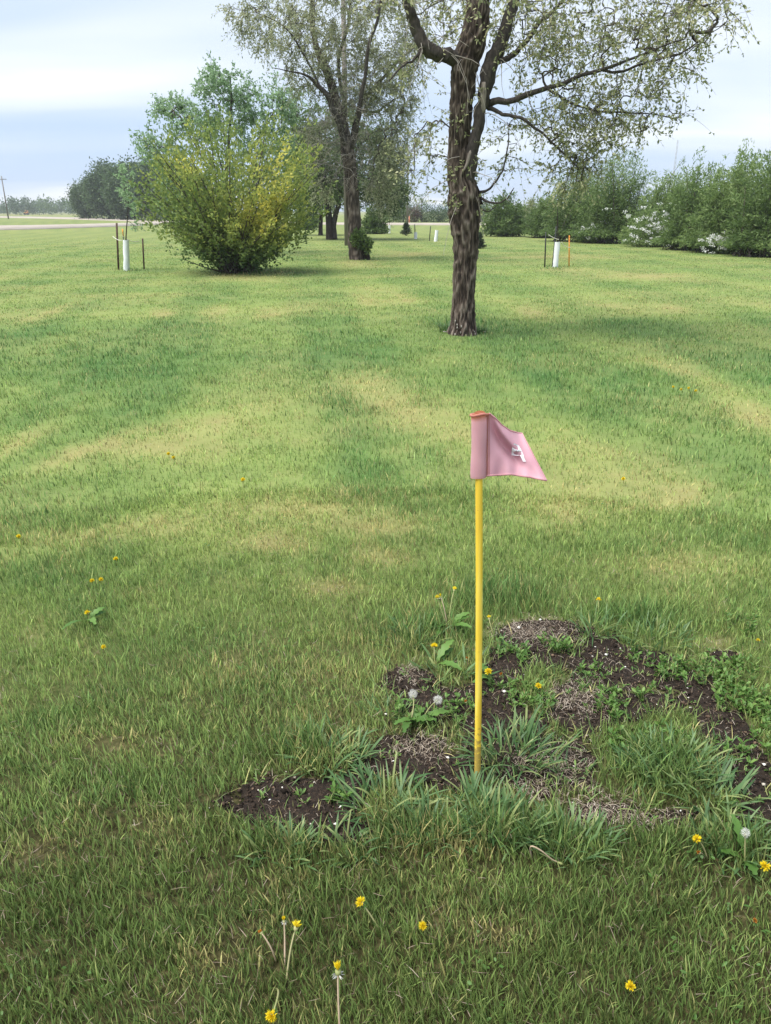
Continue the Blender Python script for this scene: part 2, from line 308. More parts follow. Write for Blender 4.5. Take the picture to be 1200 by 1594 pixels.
def mat_bark(name, c, vec=(1, 1, .25), sc=40):
    m, nt, N, L = newmat(name); out = N('ShaderNodeOutputMaterial'); b = N('ShaderNodeBsdfPrincipled'); b.inputs['Roughness'].default_value = .95; b.inputs['Specular IOR Level'].default_value = .15
    g = N('ShaderNodeNewGeometry'); mp = N('ShaderNodeMapping'); mp.inputs['Scale'].default_value = vec; L(g.outputs['Position'], mp.inputs[0])
    n = N('ShaderNodeTexNoise'); n.inputs['Scale'].default_value = sc; n.inputs['Detail'].default_value = 8; n.inputs['Roughness'].default_value = .65; L(mp.outputs[0], n.inputs['Vector'])
    a = N('ShaderNodeAttribute'); a.attribute_name = 'tint'; x = N('ShaderNodeMath'); x.operation = 'MULTIPLY_ADD'; L(a.outputs['Fac'], x.inputs[0]); x.inputs[1].default_value = .72
    y = N('ShaderNodeMath'); y.operation = 'MULTIPLY_ADD'; L(n.outputs['Fac'], y.inputs[0]); y.inputs[1].default_value = 1.1; y.inputs[2].default_value = -.40; L(y.outputs[0], x.inputs[2])
    r = ramp(N, c); L(x.outputs[0], r.inputs[0]); L(r.outputs[0], b.inputs['Base Color'])
    bp = N('ShaderNodeBump'); bp.inputs['Strength'].default_value = .7; bp.inputs['Distance'].default_value = .015; L(n.outputs['Fac'], bp.inputs['Height']); L(bp.outputs[0], b.inputs['Normal']); L(b.outputs[0], out.inputs[0]); return m
M['bark1'] = mat_bark('furrowed_bark', [(.10, (.022, .016, .013)), (.36, (.070, .052, .042)), (.62, (.135, .105, .085)), (.95, (.26, .215, .18))])
M['bark2'] = mat_bark('grey_bark', [(.10, (.028, .022, .018)), (.4, (.080, .062, .050)), (.65, (.15, .12, .10)), (.95, (.26, .22, .19))], sc=24)
def shades(*c): return [(i / (len(c) - 1), x) for i, x in enumerate(c)]
M['elm'] = mat_leaf('elm_leaf', shades((0.13, 0.16, 0.075), (0.28, 0.32, 0.15), (0.48, 0.48, 0.26), (0.70, 0.66, 0.42)), 0.5)
M['elm2'] = mat_leaf('elm_leaf_pale', shades((0.15, 0.18, 0.09), (0.30, 0.335, 0.19), (0.46, 0.475, 0.30), (0.66, 0.64, 0.45)), 0.5)
M['green'] = mat_leaf('green_leaf', shades((0.06, 0.105, 0.034), (0.12, 0.19, 0.055), (0.21, 0.29, 0.095)), 0.4)
M['fresh'] = mat_leaf('fresh_leaf', shades((0.16, 0.27, 0.135), (0.29, 0.43, 0.23), (0.42, 0.55, 0.32)), 0.5)
M['hedge'] = mat_leaf('hedge_leaf', shades((0.046, 0.085, 0.026), (0.130, 0.205, 0.062), (0.265, 0.355, 0.125), (0.43, 0.52, 0.23)), 0.48)
M['yellow'] = mat_leaf('yellowing_leaf', shades((0.080, 0.145, 0.050), (0.22, 0.295, 0.085), (0.45, 0.47, 0.11), (0.74, 0.62, 0.12)), 0.52)
M['pale'] = mat_leaf('pale_leaf', shades((0.16, 0.20, 0.09), (0.27, 0.31, 0.15), (0.38, 0.42, 0.22)), 0.4)
M['farleaf'] = mat_leaf('far_leaf', shades((0.035, 0.068, 0.032), (0.08, 0.135, 0.055), (0.15, 0.215, 0.09)), 0.4)
M['redleaf'] = mat_leaf('red_leaf', shades((0.08, 0.05, 0.035), (0.14, 0.085, 0.06)), 0.3)
M['needle'] = mat_leaf('needle', shades((0.03, 0.055, 0.025), (0.07, 0.10, 0.045)), 0.1)
M['blossom'] = mat_leaf('blossom', shades((0.70, 0.70, 0.68), (0.85, 0.85, 0.84)), 0.3)
M['quack'] = mat_leaf('broad_grass', shades((0.046, 0.100, 0.034), (0.085, 0.170, 0.058), (0.15, 0.25, 0.095), (0.29, 0.34, 0.13)), 0.4, 0.45, 0.35)
M['weed'] = mat_leaf('weed_leaf', shades((0.060, 0.13, 0.026), (0.11, 0.22, 0.045), (0.19, 0.31, 0.075)), 0.35, 0.45)
M['straw'] = mat_leaf('straw', shades((0.12, 0.085, 0.06), (0.30, 0.235, 0.175), (0.60, 0.52, 0.42)), 0.15, 0.7)
M['stone'] = mat_leaf('stone', shades((0.35, 0.30, 0.24), (0.62, 0.58, 0.50), (0.80, 0.78, 0.72)), 0.0, 0.7)
M['crumb'] = mat_leaf('crumb', shades((0.012, 0.009, 0.007), (0.034, 0.024, 0.018), (0.16, 0.11, 0.075)), 0.0, 0.9, 0.1)
M['petal'] = mat_leaf('petal', shades((0.86, 0.60, 0.016), (0.92, 0.74, 0.022), (0.95, 0.82, 0.12)), 0.35, 0.6, 0.2)
M['wilt'] = mat_leaf('wilted_petal', shades((0.42, 0.14, 0.02), (0.62, 0.26, 0.03)), 0.2, 0.7, 0.2)
M['stem'] = mat_noise('flower_stem', [(0.3, (0.19, 0.23, 0.07)), (0.7, (0.36, 0.32, 0.17))], 8, 3, 0.6)
M['stempink'] = mat_noise('flower_stem_ripe', [(0.3, (0.30, 0.24, 0.15)), (0.7, (0.44, 0.33, 0.23))], 20, 3, 0.6)
M['puff'] = mat_leaf('seed_fluff', shades((0.62, 0.60, 0.55), (0.85, 0.84, 0.80)), 0.4, 0.8)
M['pole'] = mat_noise('yellow_fibreglass', [(0.25, (0.80, 0.52, 0.045)), (0.5, (0.90, 0.62, 0.06)), (0.75, (0.94, 0.70, 0.09))], 9, 8, 0.45, 0.06, vec=(6, 6, 0.35), bscale=90)
def mat_pole():
    m, nt, N, L = newmat('yellow_fibreglass'); out = N('ShaderNodeOutputMaterial'); b = N('ShaderNodeBsdfPrincipled'); b.inputs['Roughness'].default_value = .5; b.inputs['Specular IOR Level'].default_value = .35
    g = N('ShaderNodeNewGeometry'); mp = N('ShaderNodeMapping'); mp.inputs['Scale'].default_value = (6, 6, .5); L(g.outputs['Position'], mp.inputs[0]); n = N('ShaderNodeTexNoise'); n.inputs['Scale'].default_value = 10; n.inputs['Detail'].default_value = 8; L(mp.outputs[0], n.inputs['Vector'])
    r = ramp(N, [(.3, (.78, .50, .05)), (.5, (.88, .61, .06)), (.72, (.93, .72, .14))]); L(n.outputs['Fac'], r.inputs[0])
    n2 = N('ShaderNodeTexNoise'); n2.inputs['Scale'].default_value = 70; n2.inputs['Detail'].default_value = 6; L(g.outputs['Position'], n2.inputs['Vector']); sp = N('ShaderNodeSeparateXYZ'); L(g.outputs['Position'], sp.inputs[0])
    mr = N('ShaderNodeMapRange'); mr.inputs[1].default_value = .0; mr.inputs[2].default_value = .30; mr.inputs[3].default_value = .62; mr.inputs[4].default_value = .02; L(sp.outputs[2], mr.inputs[0])       # mud splash and scuffs, fewer higher up
    a = N('ShaderNodeMath'); a.operation = 'ADD'; L(n2.outputs['Fac'], a.inputs[0]); L(mr.outputs[0], a.inputs[1]); rr = ramp(N, [(.72, (0, 0, 0)), (.86, (1, 1, 1))]); L(a.outputs[0], rr.inputs[0]); fa = N('ShaderNodeMath'); fa.operation = 'MULTIPLY'; L(rr.outputs[0], fa.inputs[0]); fa.inputs[1].default_value = .65
    mx = N('ShaderNodeMixRGB'); L(fa.outputs[0], mx.inputs[0]); L(r.outputs[0], mx.inputs[1]); mx.inputs[2].default_value = (.20, .13, .06, 1); L(mx.outputs[0], b.inputs['Base Color']); L(b.outputs[0], out.inputs[0]); return m
M['pole'] = mat_pole()
M['white'] = mat_noise('white_plastic', [(0.3, (0.70, 0.72, 0.74)), (0.7, (0.82, 0.83, 0.84))], 6, 3, 0.5)
M['print'] = mat_noise('white_print', [(0.3, (0.80, 0.80, 0.84)), (0.7, (0.86, 0.86, 0.88))], 80, 3, 0.7)
M['rust'] = mat_noise('brown_steel', [(0.3, (0.040, 0.022, 0.016)), (0.7, (0.085, 0.045, 0.030))], 14, 4, 0.7)
M['black'] = mat_noise('black_post', [(0.3, (0.016, 0.020, 0.018)), (0.7, (0.035, 0.040, 0.036))], 14, 4, 0.6)
M['orange'] = mat_noise('orange_paint', [(0.3, (0.62, 0.22, 0.025)), (0.7, (0.75, 0.32, 0.05))], 10, 3, 0.6)
M['redleafpost'] = mat_noise('faded_red_post', [(0.3, (0.40, 0.15, 0.09)), (0.7, (0.50, 0.20, 0.12))], 10, 3, 0.7)
M['rope'] = mat_noise('pale_rope', [(0.3, (0.55, 0.53, 0.46)), (0.7, (0.70, 0.68, 0.60))], 40, 3, 0.8)
M['poleTimber'] = mat_noise('utility_timber', [(0.3, (0.13, 0.11, 0.10)), (0.7, (0.24, 0.21, 0.19))], 3, 5, 0.9, vec=(1, 1, 0.1))
M['steel'] = mat_noise('grey_steel', [(0.3, (0.30, 0.32, 0.34)), (0.7, (0.42, 0.44, 0.46))], 3, 2, 0.5)
M['rubber'] = mat_noise('tyre_rubber', [(0.3, (0.015, 0.015, 0.015)), (0.7, (0.03, 0.03, 0.03))], 10, 2, 0.8)
M['glass'] = mat_noise('dark_glass', [(0.3, (0.03, 0.04, 0.05)), (0.7, (0.05, 0.06, 0.07))], 3, 1, 0.1, spec=0.6)
def mat_flag():
    m, nt, N, L = newmat('faded_flag_cloth'); g = N('ShaderNodeNewGeometry')
    n = N('ShaderNodeTexNoise'); n.inputs['Scale'].default_value = 16; n.inputs['Detail'].default_value = 4; L(g.outputs['Position'], n.inputs['Vector'])
    a = N('ShaderNodeAttribute'); a.attribute_name = 'rim'                      # still dyed along the top hem and the seam
    r = ramp(N, [(0.3, (0.76, 0.44, 0.51)), (0.7, (0.84, 0.53, 0.60))]); L(n.outputs['Fac'], r.inputs[0])
    mx = N('ShaderNodeMixRGB'); L(a.outputs['Fac'], mx.inputs[0]); L(r.outputs[0], mx.inputs[1]); mx.inputs[2].default_value = (0.56, 0.20, 0.095, 1)
    out = N('ShaderNodeOutputMaterial'); b = N('ShaderNodeBsdfPrincipled'); b.inputs['Roughness'].default_value = 0.7; b.inputs['Specular IOR Level'].default_value = 0.25; b.inputs['Sheen Weight'].default_value = 0.15
    t = N('ShaderNodeBsdfTranslucent'); ms = N('ShaderNodeMixShader'); ms.inputs[0].default_value = 0.42
    w = N('ShaderNodeTexNoise'); w.inputs['Scale'].default_value = 700; L(g.outputs['Position'], w.inputs['Vector']); bp = N('ShaderNodeBump'); bp.inputs['Strength'].default_value = 0.02; bp.inputs['Distance'].default_value = 0.0005; L(w.outputs['Fac'], bp.inputs['Height']); L(bp.outputs[0], b.inputs['Normal'])
    L(mx.outputs[0], b.inputs['Base Color']); L(mx.outputs[0], t.inputs['Color']); L(b.outputs[0], ms.inputs[1]); L(t.outputs[0], ms.inputs[2]); L(ms.outputs[0], out.inputs[0]); return m
M['flag'] = mat_flag()

# ------------------------------------------------------------------ ground, soil, road
def build_ground():
    ang = np.concatenate([np.radians(np.linspace(-48, 48, 250)), np.radians(np.linspace(53, 307, 50))])   # from +Y, clockwise
    rad = np.concatenate([[0.25], np.geomspace(0.6, 70, 250), np.geomspace(75, 9000, 40)])
    A, R = np.meshgrid(ang, rad); X = R * np.sin(A); Y = R * np.cos(A); Z = gz(X, Y)
    V = np.stack([X, Y, Z], -1).reshape(-1, 3); nr, na = A.shape
    idx = np.arange(nr * na).reshape(nr, na); a = idx[:-1]; b = np.roll(a, -1, 1); d = idx[1:]; c = np.roll(d, -1, 1)
    F = [np.stack([a, d, c, b], -1).reshape(-1, 4), idx[0][::-1][None]]
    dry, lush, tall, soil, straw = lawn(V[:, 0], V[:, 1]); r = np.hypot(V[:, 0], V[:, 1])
    near = (1 - ss(r, 1.7, 4.6)) * 0.95; shady = (1 - ss(r, 1.2, 2.6)) * .8  # turf close to the camera painted darker, standing in for dimmer light
    far = ss(r, 200, 500)                                   # open fields beyond the road
    dry = dry * (1 - far) + far * (0.35 + 0.5 * vn(V[:, 0] * .004, V[:, 1] * .004, 8))
    o = mk('lawn', V, F, M['lawn'], attrs={'dry': dry, 'lush': lush, 'near': near, 'shady': shady}, smooth=True)
    tag(o, 'mown lawn with dry patches running out to flat fields', kind='structure')
build_ground()

def build_soil():
    x = np.arange(-0.75, 1.75, 0.014); y = np.arange(1.35, 3.2, 0.014); X, Y = np.meshgrid(x, y)
    _, _, _, s, st = lawn(X, Y)
    lump = 0.016 * (fbm(X * 22, Y * 22, 91) - 0.4) + 0.008 * (vn(X * 60, Y * 60, 92) - 0.4) + 0.012 * (fbm(X * 6, Y * 6, 93) - 0.4)
    Z = gz(X, Y) + 0.002 * s + lump * .8 * s - 0.010 * (1 - s)
    V = np.stack([X, Y, Z], -1).reshape(-1, 3); idx = np.arange(X.size).reshape(X.shape)
    q = np.stack([idx[:-1, :-1], idx[:-1, 1:], idx[1:, 1:], idx[1:, :-1]], -1).reshape(-1, 4)
    q = q[s.ravel()[q].max(1) > 0.08]
    u, inv = np.unique(q, return_inverse=True)
    o = mk('bare_soil', V[u], [inv.reshape(-1, 4)], M['soil'], smooth=True); tag(o, 'dark crumbly bare soil round the foot of the yellow flag pole', kind='structure')
build_soil()
def soil_z(x, y): return gz(x, y) + 0.004

def ribbon(name, up, lo, label, n=60, z=0.06):
    a = spline(up, n); b = spline(lo, n)
    A = np.array([G(*p) for p in a]); B = np.array([G(*p) for p in b])
    C = (A + B) / 2; A[:, 2] = z; B[:, 2] = z; C[:, 2] = z + 0.10              # crowned
    A0 = A.copy(); A0[:, 2] = -0.05; B0 = B.copy(); B0[:, 2] = -0.05
    V = np.concatenate([A0, A, C, B, B0]); i = np.arange(n - 1); F = [np.concatenate([np.stack([i + k * n, i + k * n + 1, i + (k + 1) * n + 1, i + (k + 1) * n], -1) for k in range(4)])]
    o = mk(name, V, F, M['gravel']); tag(o, label, kind='structure')
ribbon('road', [(-260, 333.5), (0, 336.6), (100, 338.2), (200, 340.6), (290, 343.5), (400, 345.6), (600, 347.2), (780, 347.8), (1000, 348.5), (1300, 349.5)],
       [(-260, 335.2), (0, 339.0), (100, 341.2), (200, 344.6), (290, 347.8), (400, 349.2), (600, 350.4), (780, 351), (1000, 351.7), (1300, 352.7)], 'pale gravel road crossing behind the lawn')
ribbon('gravel_drive', [(-260, 354), (0, 351.4), (100, 349.8), (200, 347.2), (262, 345.6)], [(-260, 362), (0, 358.2), (100, 355.6), (200, 352.0), (285, 348.2)], 'pale gravel drive curving off the road at the left', z=0.05)

# ------------------------------------------------------------------ grass (uncountable): single blades, one mesh for each stretch
def blades_at(base, L, Wd, t0, bd, da, seg=2, twist=1.0):
    """curved tapering blades: foot points, lengths, widths, first tilt, bend, heading"""
    n = len(base); dirh = np.stack([np.cos(da), np.sin(da), np.zeros(n)], 1); side = np.stack([-np.sin(da), np.cos(da), np.zeros(n)], 1)
    side = unit(side + dirh * (rng.uniform(-1, 1, n) * twist)[:, None])
    m = 2 * seg + 1; V = np.zeros((n, m, 3)); pos = np.asarray(base, float).copy()
    for k in range(seg + 1):
        u = k / seg; th = t0 + bd * u
        if k < seg:
            ww = (Wd * (1 - 0.5 * u ** 1.5) * (0.7 if k == 0 else 1.0) * 0.5)[:, None]; V[:, 2 * k] = pos - side * ww; V[:, 2 * k + 1] = pos + side * ww
        else: V[:, 2 * k] = pos
        pos = pos + (dirh * np.sin(th)[:, None] + np.array([0, 0, 1.]) * np.cos(th)[:, None]) * (L / seg)[:, None]
    o = np.arange(n)[:, None] * m
    F = [np.concatenate([o + np.array([2 * k, 2 * k + 1, 2 * k + 3, 2 * k + 2]) for k in range(seg - 1)])] if seg > 1 else []
    return V.reshape(-1, 3), F + [o + np.array([2 * seg - 2, 2 * seg - 1, 2 * seg])], m
def fan(n, r0, r1, power, half=41):
    """ground points in a wide wedge in front of the camera, density ~ r^-power"""
    e = 2 - power; u = rng.uniform(0, 1, n); r = (r0 ** e + u * (r1 ** e - r0 ** e)) ** (1 / e) if abs(e) > 1e-6 else r0 * (r1 / r0) ** u
    a = np.radians(rng.uniform(-half, half, n)); return r * np.sin(a), r * np.cos(a), r
TREE1 = G(719, 521)
def turf(name, ntuft, per, r0, r1, power, half, spread, wid, seg, label):
    x, y, r = fan(ntuft, r0, r1, power, half)
    k = rng.uniform(0.5, 1.5, ntuft); x = np.repeat(x, per); y = np.repeat(y, per); r = np.repeat(r, per)
    tl = np.repeat(rng.uniform(0.75, 1.25, ntuft), per); tr = np.repeat(rng.normal(0, 1, ntuft), per)
    n = len(x); sd = spread(r); x = x + rng.normal(0, 1, n) * sd; y = y + rng.normal(0, 1, n) * sd
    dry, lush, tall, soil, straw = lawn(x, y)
    keep = rng.uniform(0, 1, n) > np.clip(soil * 1.2 + 0.42 * dry * (r < 6) + 0.75 * straw * (r < 4), 0, 0.975)
    keep &= np.hypot(x - TREE1[0], y - TREE1[1]) > 0.20; keep &= rng.uniform(0, 1, n) > ss(r, 26, 62) * .97; keep &= rng.uniform(0, 1, n) > .42 * ss(fbm(x * 7, y * 7, 111), .50, .70) * (1 - ss(r, 2.2, 4.5))
    x, y, r, dry, lush, tall, tl, tr = [v[keep] for v in (x, y, r, dry, lush, tall, tl, tr)]; n = len(x)
    L = (0.036 + 0.024 * lush + 0.055 * tall - 0.008 * dry) * tl * rng.uniform(0.55, 1.25, n) * np.minimum(1 + 0.012 * r, 1.35) * (1 - .38 * ss(r, 8, 24))
    broad = rng.uniform(0, 1, n) < 0.10
    Wd = wid(r) * rng.uniform(0.6, 1.25, n) * (1 + 0.25 * tall) * np.where(broad, 1.6, 1)
    da = rng.uniform(0, 6.283, n); da = np.where(rng.uniform(0, 1, n) < 0.35, rng.normal(2.8, 0.7, n), da)      # many lean the way the wind and mower laid them
    V, F, m = blades_at(np.stack([x, y, gz(x, y) - 0.005], 1), L, Wd, rng.uniform(0.02, 0.50, n), rng.uniform(0.05, .85, n), da, seg)
    d = np.clip(dry + rng.normal(0, .08, n) + 0.05 * tr, 0, 1); l = np.clip(lush + tall * .5 + rng.normal(0, .12, n) + 0.14 * tr, 0, 1); shady = np.clip((1 - ss(r, 1.25, 2.9)) * (.20 + .85 * fbm(x * 4, y * 4, 66)) + .10 * tr * (r < 4), 0, 1)  # front darkening put into the blade colour as well
    o = mk(name, V, F, M['blade'], attrs={'dry': np.repeat(d, m), 'lush': np.repeat(l, m), 'shady': np.repeat(shady, m), 'rnd': np.repeat(rng.uniform(0, 1, n), m), 'rnd2': np.repeat(rng.uniform(0, 1, n), m)}, smooth=True, kind='stuff')
    tag(o, label)
turf('lawn_grass', 19000, 11, 0.6, 2.5, 1.0, 64, lambda r: 0.020 + 0.004 * r, lambda r: 0.0020 + 0.00062 * r, 3, 'short green and straw lawn blades nearest the flag')
turf('lawn_grass', 13800, 11, 2.4, 4.5, 1.05, 50, lambda r: 0.020 + 0.004 * r, lambda r: 0.0020 + 0.00062 * r, 2, 'lawn blades a few steps beyond the flag')
turf('mid_lawn_grass', 37000, 11, 4.2, 62, 1.55, 41, lambda r: 0.03 + 0.006 * r, lambda r: 0.0052 * (r / 4) ** 0.62, 2, 'mown lawn blades spreading back to the trees')

# ------------------------------------------------------------------ trees
def limb_px(pts, Y0):
    """rows (px, py, dY, radius px) -> rows (x, y, z, r)"""
    out = []
    for px, py, dy, r in pts:
        p = P(px, py, Y0 + dy); out.append([*p, r * mpp(Y0 + dy, p[2])])
    return np.array(out)
def grow_twigs(nodes, targets, seglen=0.25, wig=0.16):
    """each target is joined to the nearest wood so far by a curving twig; returns list of chains"""
    nod = [np.array(n[:3]) for n in nodes]; par = [-1] * len(nod); pts = np.array(nod)
    d = np.array([np.min(np.linalg.norm(pts - t, axis=1)) for t in targets]); chains = []
    buf = np.zeros((len(pts) + len(targets) * 8, 3)); buf[:len(pts)] = pts; cnt = len(pts); load = np.zeros(len(buf)); parent = np.full(len(buf), -1)
    for i in np.argsort(d):
        t = targets[i]; dd = np.linalg.norm(buf[:cnt] - t, axis=1); j = int(np.argmin(dd)); a = buf[j]; L = dd[j]
        if L < 0.03: continue
        k = 6; u = np.linspace(0, 1, k + 1)[1:, None]
        off = rng.normal(0, wig * L, 3); off2 = rng.normal(0, wig * 0.5 * L, 3)
        path = a + (t - a) * u + np.sin(u * math.pi) * off + np.sin(u * 2 * math.pi) * off2
        ids = np.arange(cnt, cnt + k); buf[ids] = path; parent[ids] = np.concatenate([[j], ids[:-1]]); cnt += k
        chains.append((j, ids))
    for j, ids in reversed(chains):
        load[ids] += 1; q = j
        if load[j] >= 0:
            while q >= 0: load[q] += 1; q = parent[q]
    return buf, chains, load
def twig_mesh(buf, chains, load, rt=0.004, S=4, rmax=0.03, pw=0.42):
    C = np.array([np.vstack([buf[j], buf[ids]]) for j, ids in chains]); l = np.array([np.concatenate([[load[ids[0]]], load[ids]]) for j, ids in chains])
    R = np.minimum(rt * np.maximum(l, 1) ** pw, rmax); R[:, -1] *= 0.5
    return tubes(C, R, 3)
def sprays(tips, dirs, n, length, leaf, per, droop=0.25, fuzz=0.7, keepline=True, rt=0.0022):
    """short leafy shoots at twig tips; returns shoot tubes and leaf base/dir arrays"""
    k = len(tips); tp = np.repeat(tips, n, 0); D = unit(np.repeat(dirs, n, 0) + rng.normal(0, fuzz, (k * n, 3)) + np.array([0, 0, -droop]))
    Ls = length * rng.uniform(0.5, 1.3, k * n); u = np.linspace(0, 1, 4)[None, :, None]
    C = tp[:, None, :] + D[:, None, :] * (u * Ls[:, None, None]) + np.array([0, 0, -1.]) * (u ** 2 * droop * 0.6 * Ls[:, None, None])
    T = tubes(C, np.tile(np.linspace(rt, rt * 0.4, 4), (k * n, 1)), 3) if keepline else None
    uu = rng.uniform(0.1, 1.0, (k * n, per)); b = tp[:, None, :] + D[:, None, :] * (uu * Ls[:, None])[..., None] + np.array([0, 0, -1.]) * ((uu ** 2) * (droop * 0.6 * Ls)[:, None])[..., None]
    ld = D[:, None, :] * 0.6 + rng.normal(0, 0.7, (k * n, per, 3)) + np.array([0, 0, -0.25])
    return T, b.reshape(-1, 3), ld.reshape(-1, 3)
def blob_px(L, Y0):
    """rows (px, py, dY, rx px, ry px, rY m, count) -> target points"""
    out = []
    for px, py, dy, rx, ry, rY, n in L:
        q = rng.normal(size=(n, 3)); q = unit(q) * (rng.uniform(0.15, 1, n) ** 0.5)[:, None]
        c = P(px, py, Y0 + dy); s = mpp(Y0, c[2]); out.append(c + q * np.array([rx * s, rY, ry * s]))
    return np.vstack(out)
def leaf_obj(Pt, D, L, W_, mat, parent, tint, name='crown', fold=0.25):
    V, F = leaves(Pt, D, L, W_, fold); return mk(name, V, F, mat, parent, {'tint': np.repeat(np.clip(tint, 0, 1), 4)})
def bark_trunk(path, mat, parent, name='trunk', K=240, S=110, ridge=0.022, cells=30):
    q = spline(path, K); s = np.concatenate([[0], np.cumsum(np.linalg.norm(np.diff(q[:, :3], axis=0), axis=1))])
    th = np.linspace(0, 1, S, endpoint=False)[None, :]; ss_ = s[:, None]
    w = 0.35 * vn(th * 8 + 0 * ss_, ss_ * 5 + 0 * th, 4, 8)
    a = vn((th + 0 * ss_) * cells + w * 1.4, ss_ * 8 + 0 * th, 1, cells); b = vn((th + 0 * ss_) * cells * 2 + w * 3, ss_ * 16 + 0 * th, 2, cells * 2)
    rid = np.clip(1.1 - np.abs(2 * a - 1) * 1.9, 0, 1) * (.45 + .8 * b); disp = ridge * (rid - 0.5) + ridge * 0.6 * (b - 0.5) + q[:, 3][:, None] * 0.16 * (vn(th * 5 + 0 * ss_, ss_ * 2.2 + 0 * th, 3, 5) - 0.5)
    disp = disp * np.minimum(q[:, 3][:, None] / 0.16, 1)
    V, F = tubes(q[:, :3], q[:, 3], S, disp=disp[None]); return mk(name, V, F, mat, parent, {'tint': np.clip(rid * .75 + .5 * (b - .5), 0, 1).ravel()}, smooth=True), q
LIMB_R = 1.0
def limbs(list_px, Y0, mat, parent, n=26, S=12, name='limb', wob=0.12):
    nodes = []
    for pts in list_px:
        q = spline(limb_px(pts, Y0), n); q[:, 3] = np.maximum(q[:, 3], 0.004); q[:, 3] *= LIMB_R; kk = rng.normal(0, .42 if n < 30 else .14, (n, 3)) * q[:, 3:4]; kk[0] = 0; q[:, :3] += (kk + np.roll(kk, 1, 0)) * .5
        d = q[:, 3][None, :, None] * wob * 2 * (rng.uniform(0, 1, (1, n, S)) - 0.5)
        V, F = tubes(q[:, :3], q[:, 3], S, disp=d); mk(name, V, F, mat, parent, smooth=True); nodes += list(q)
    return nodes

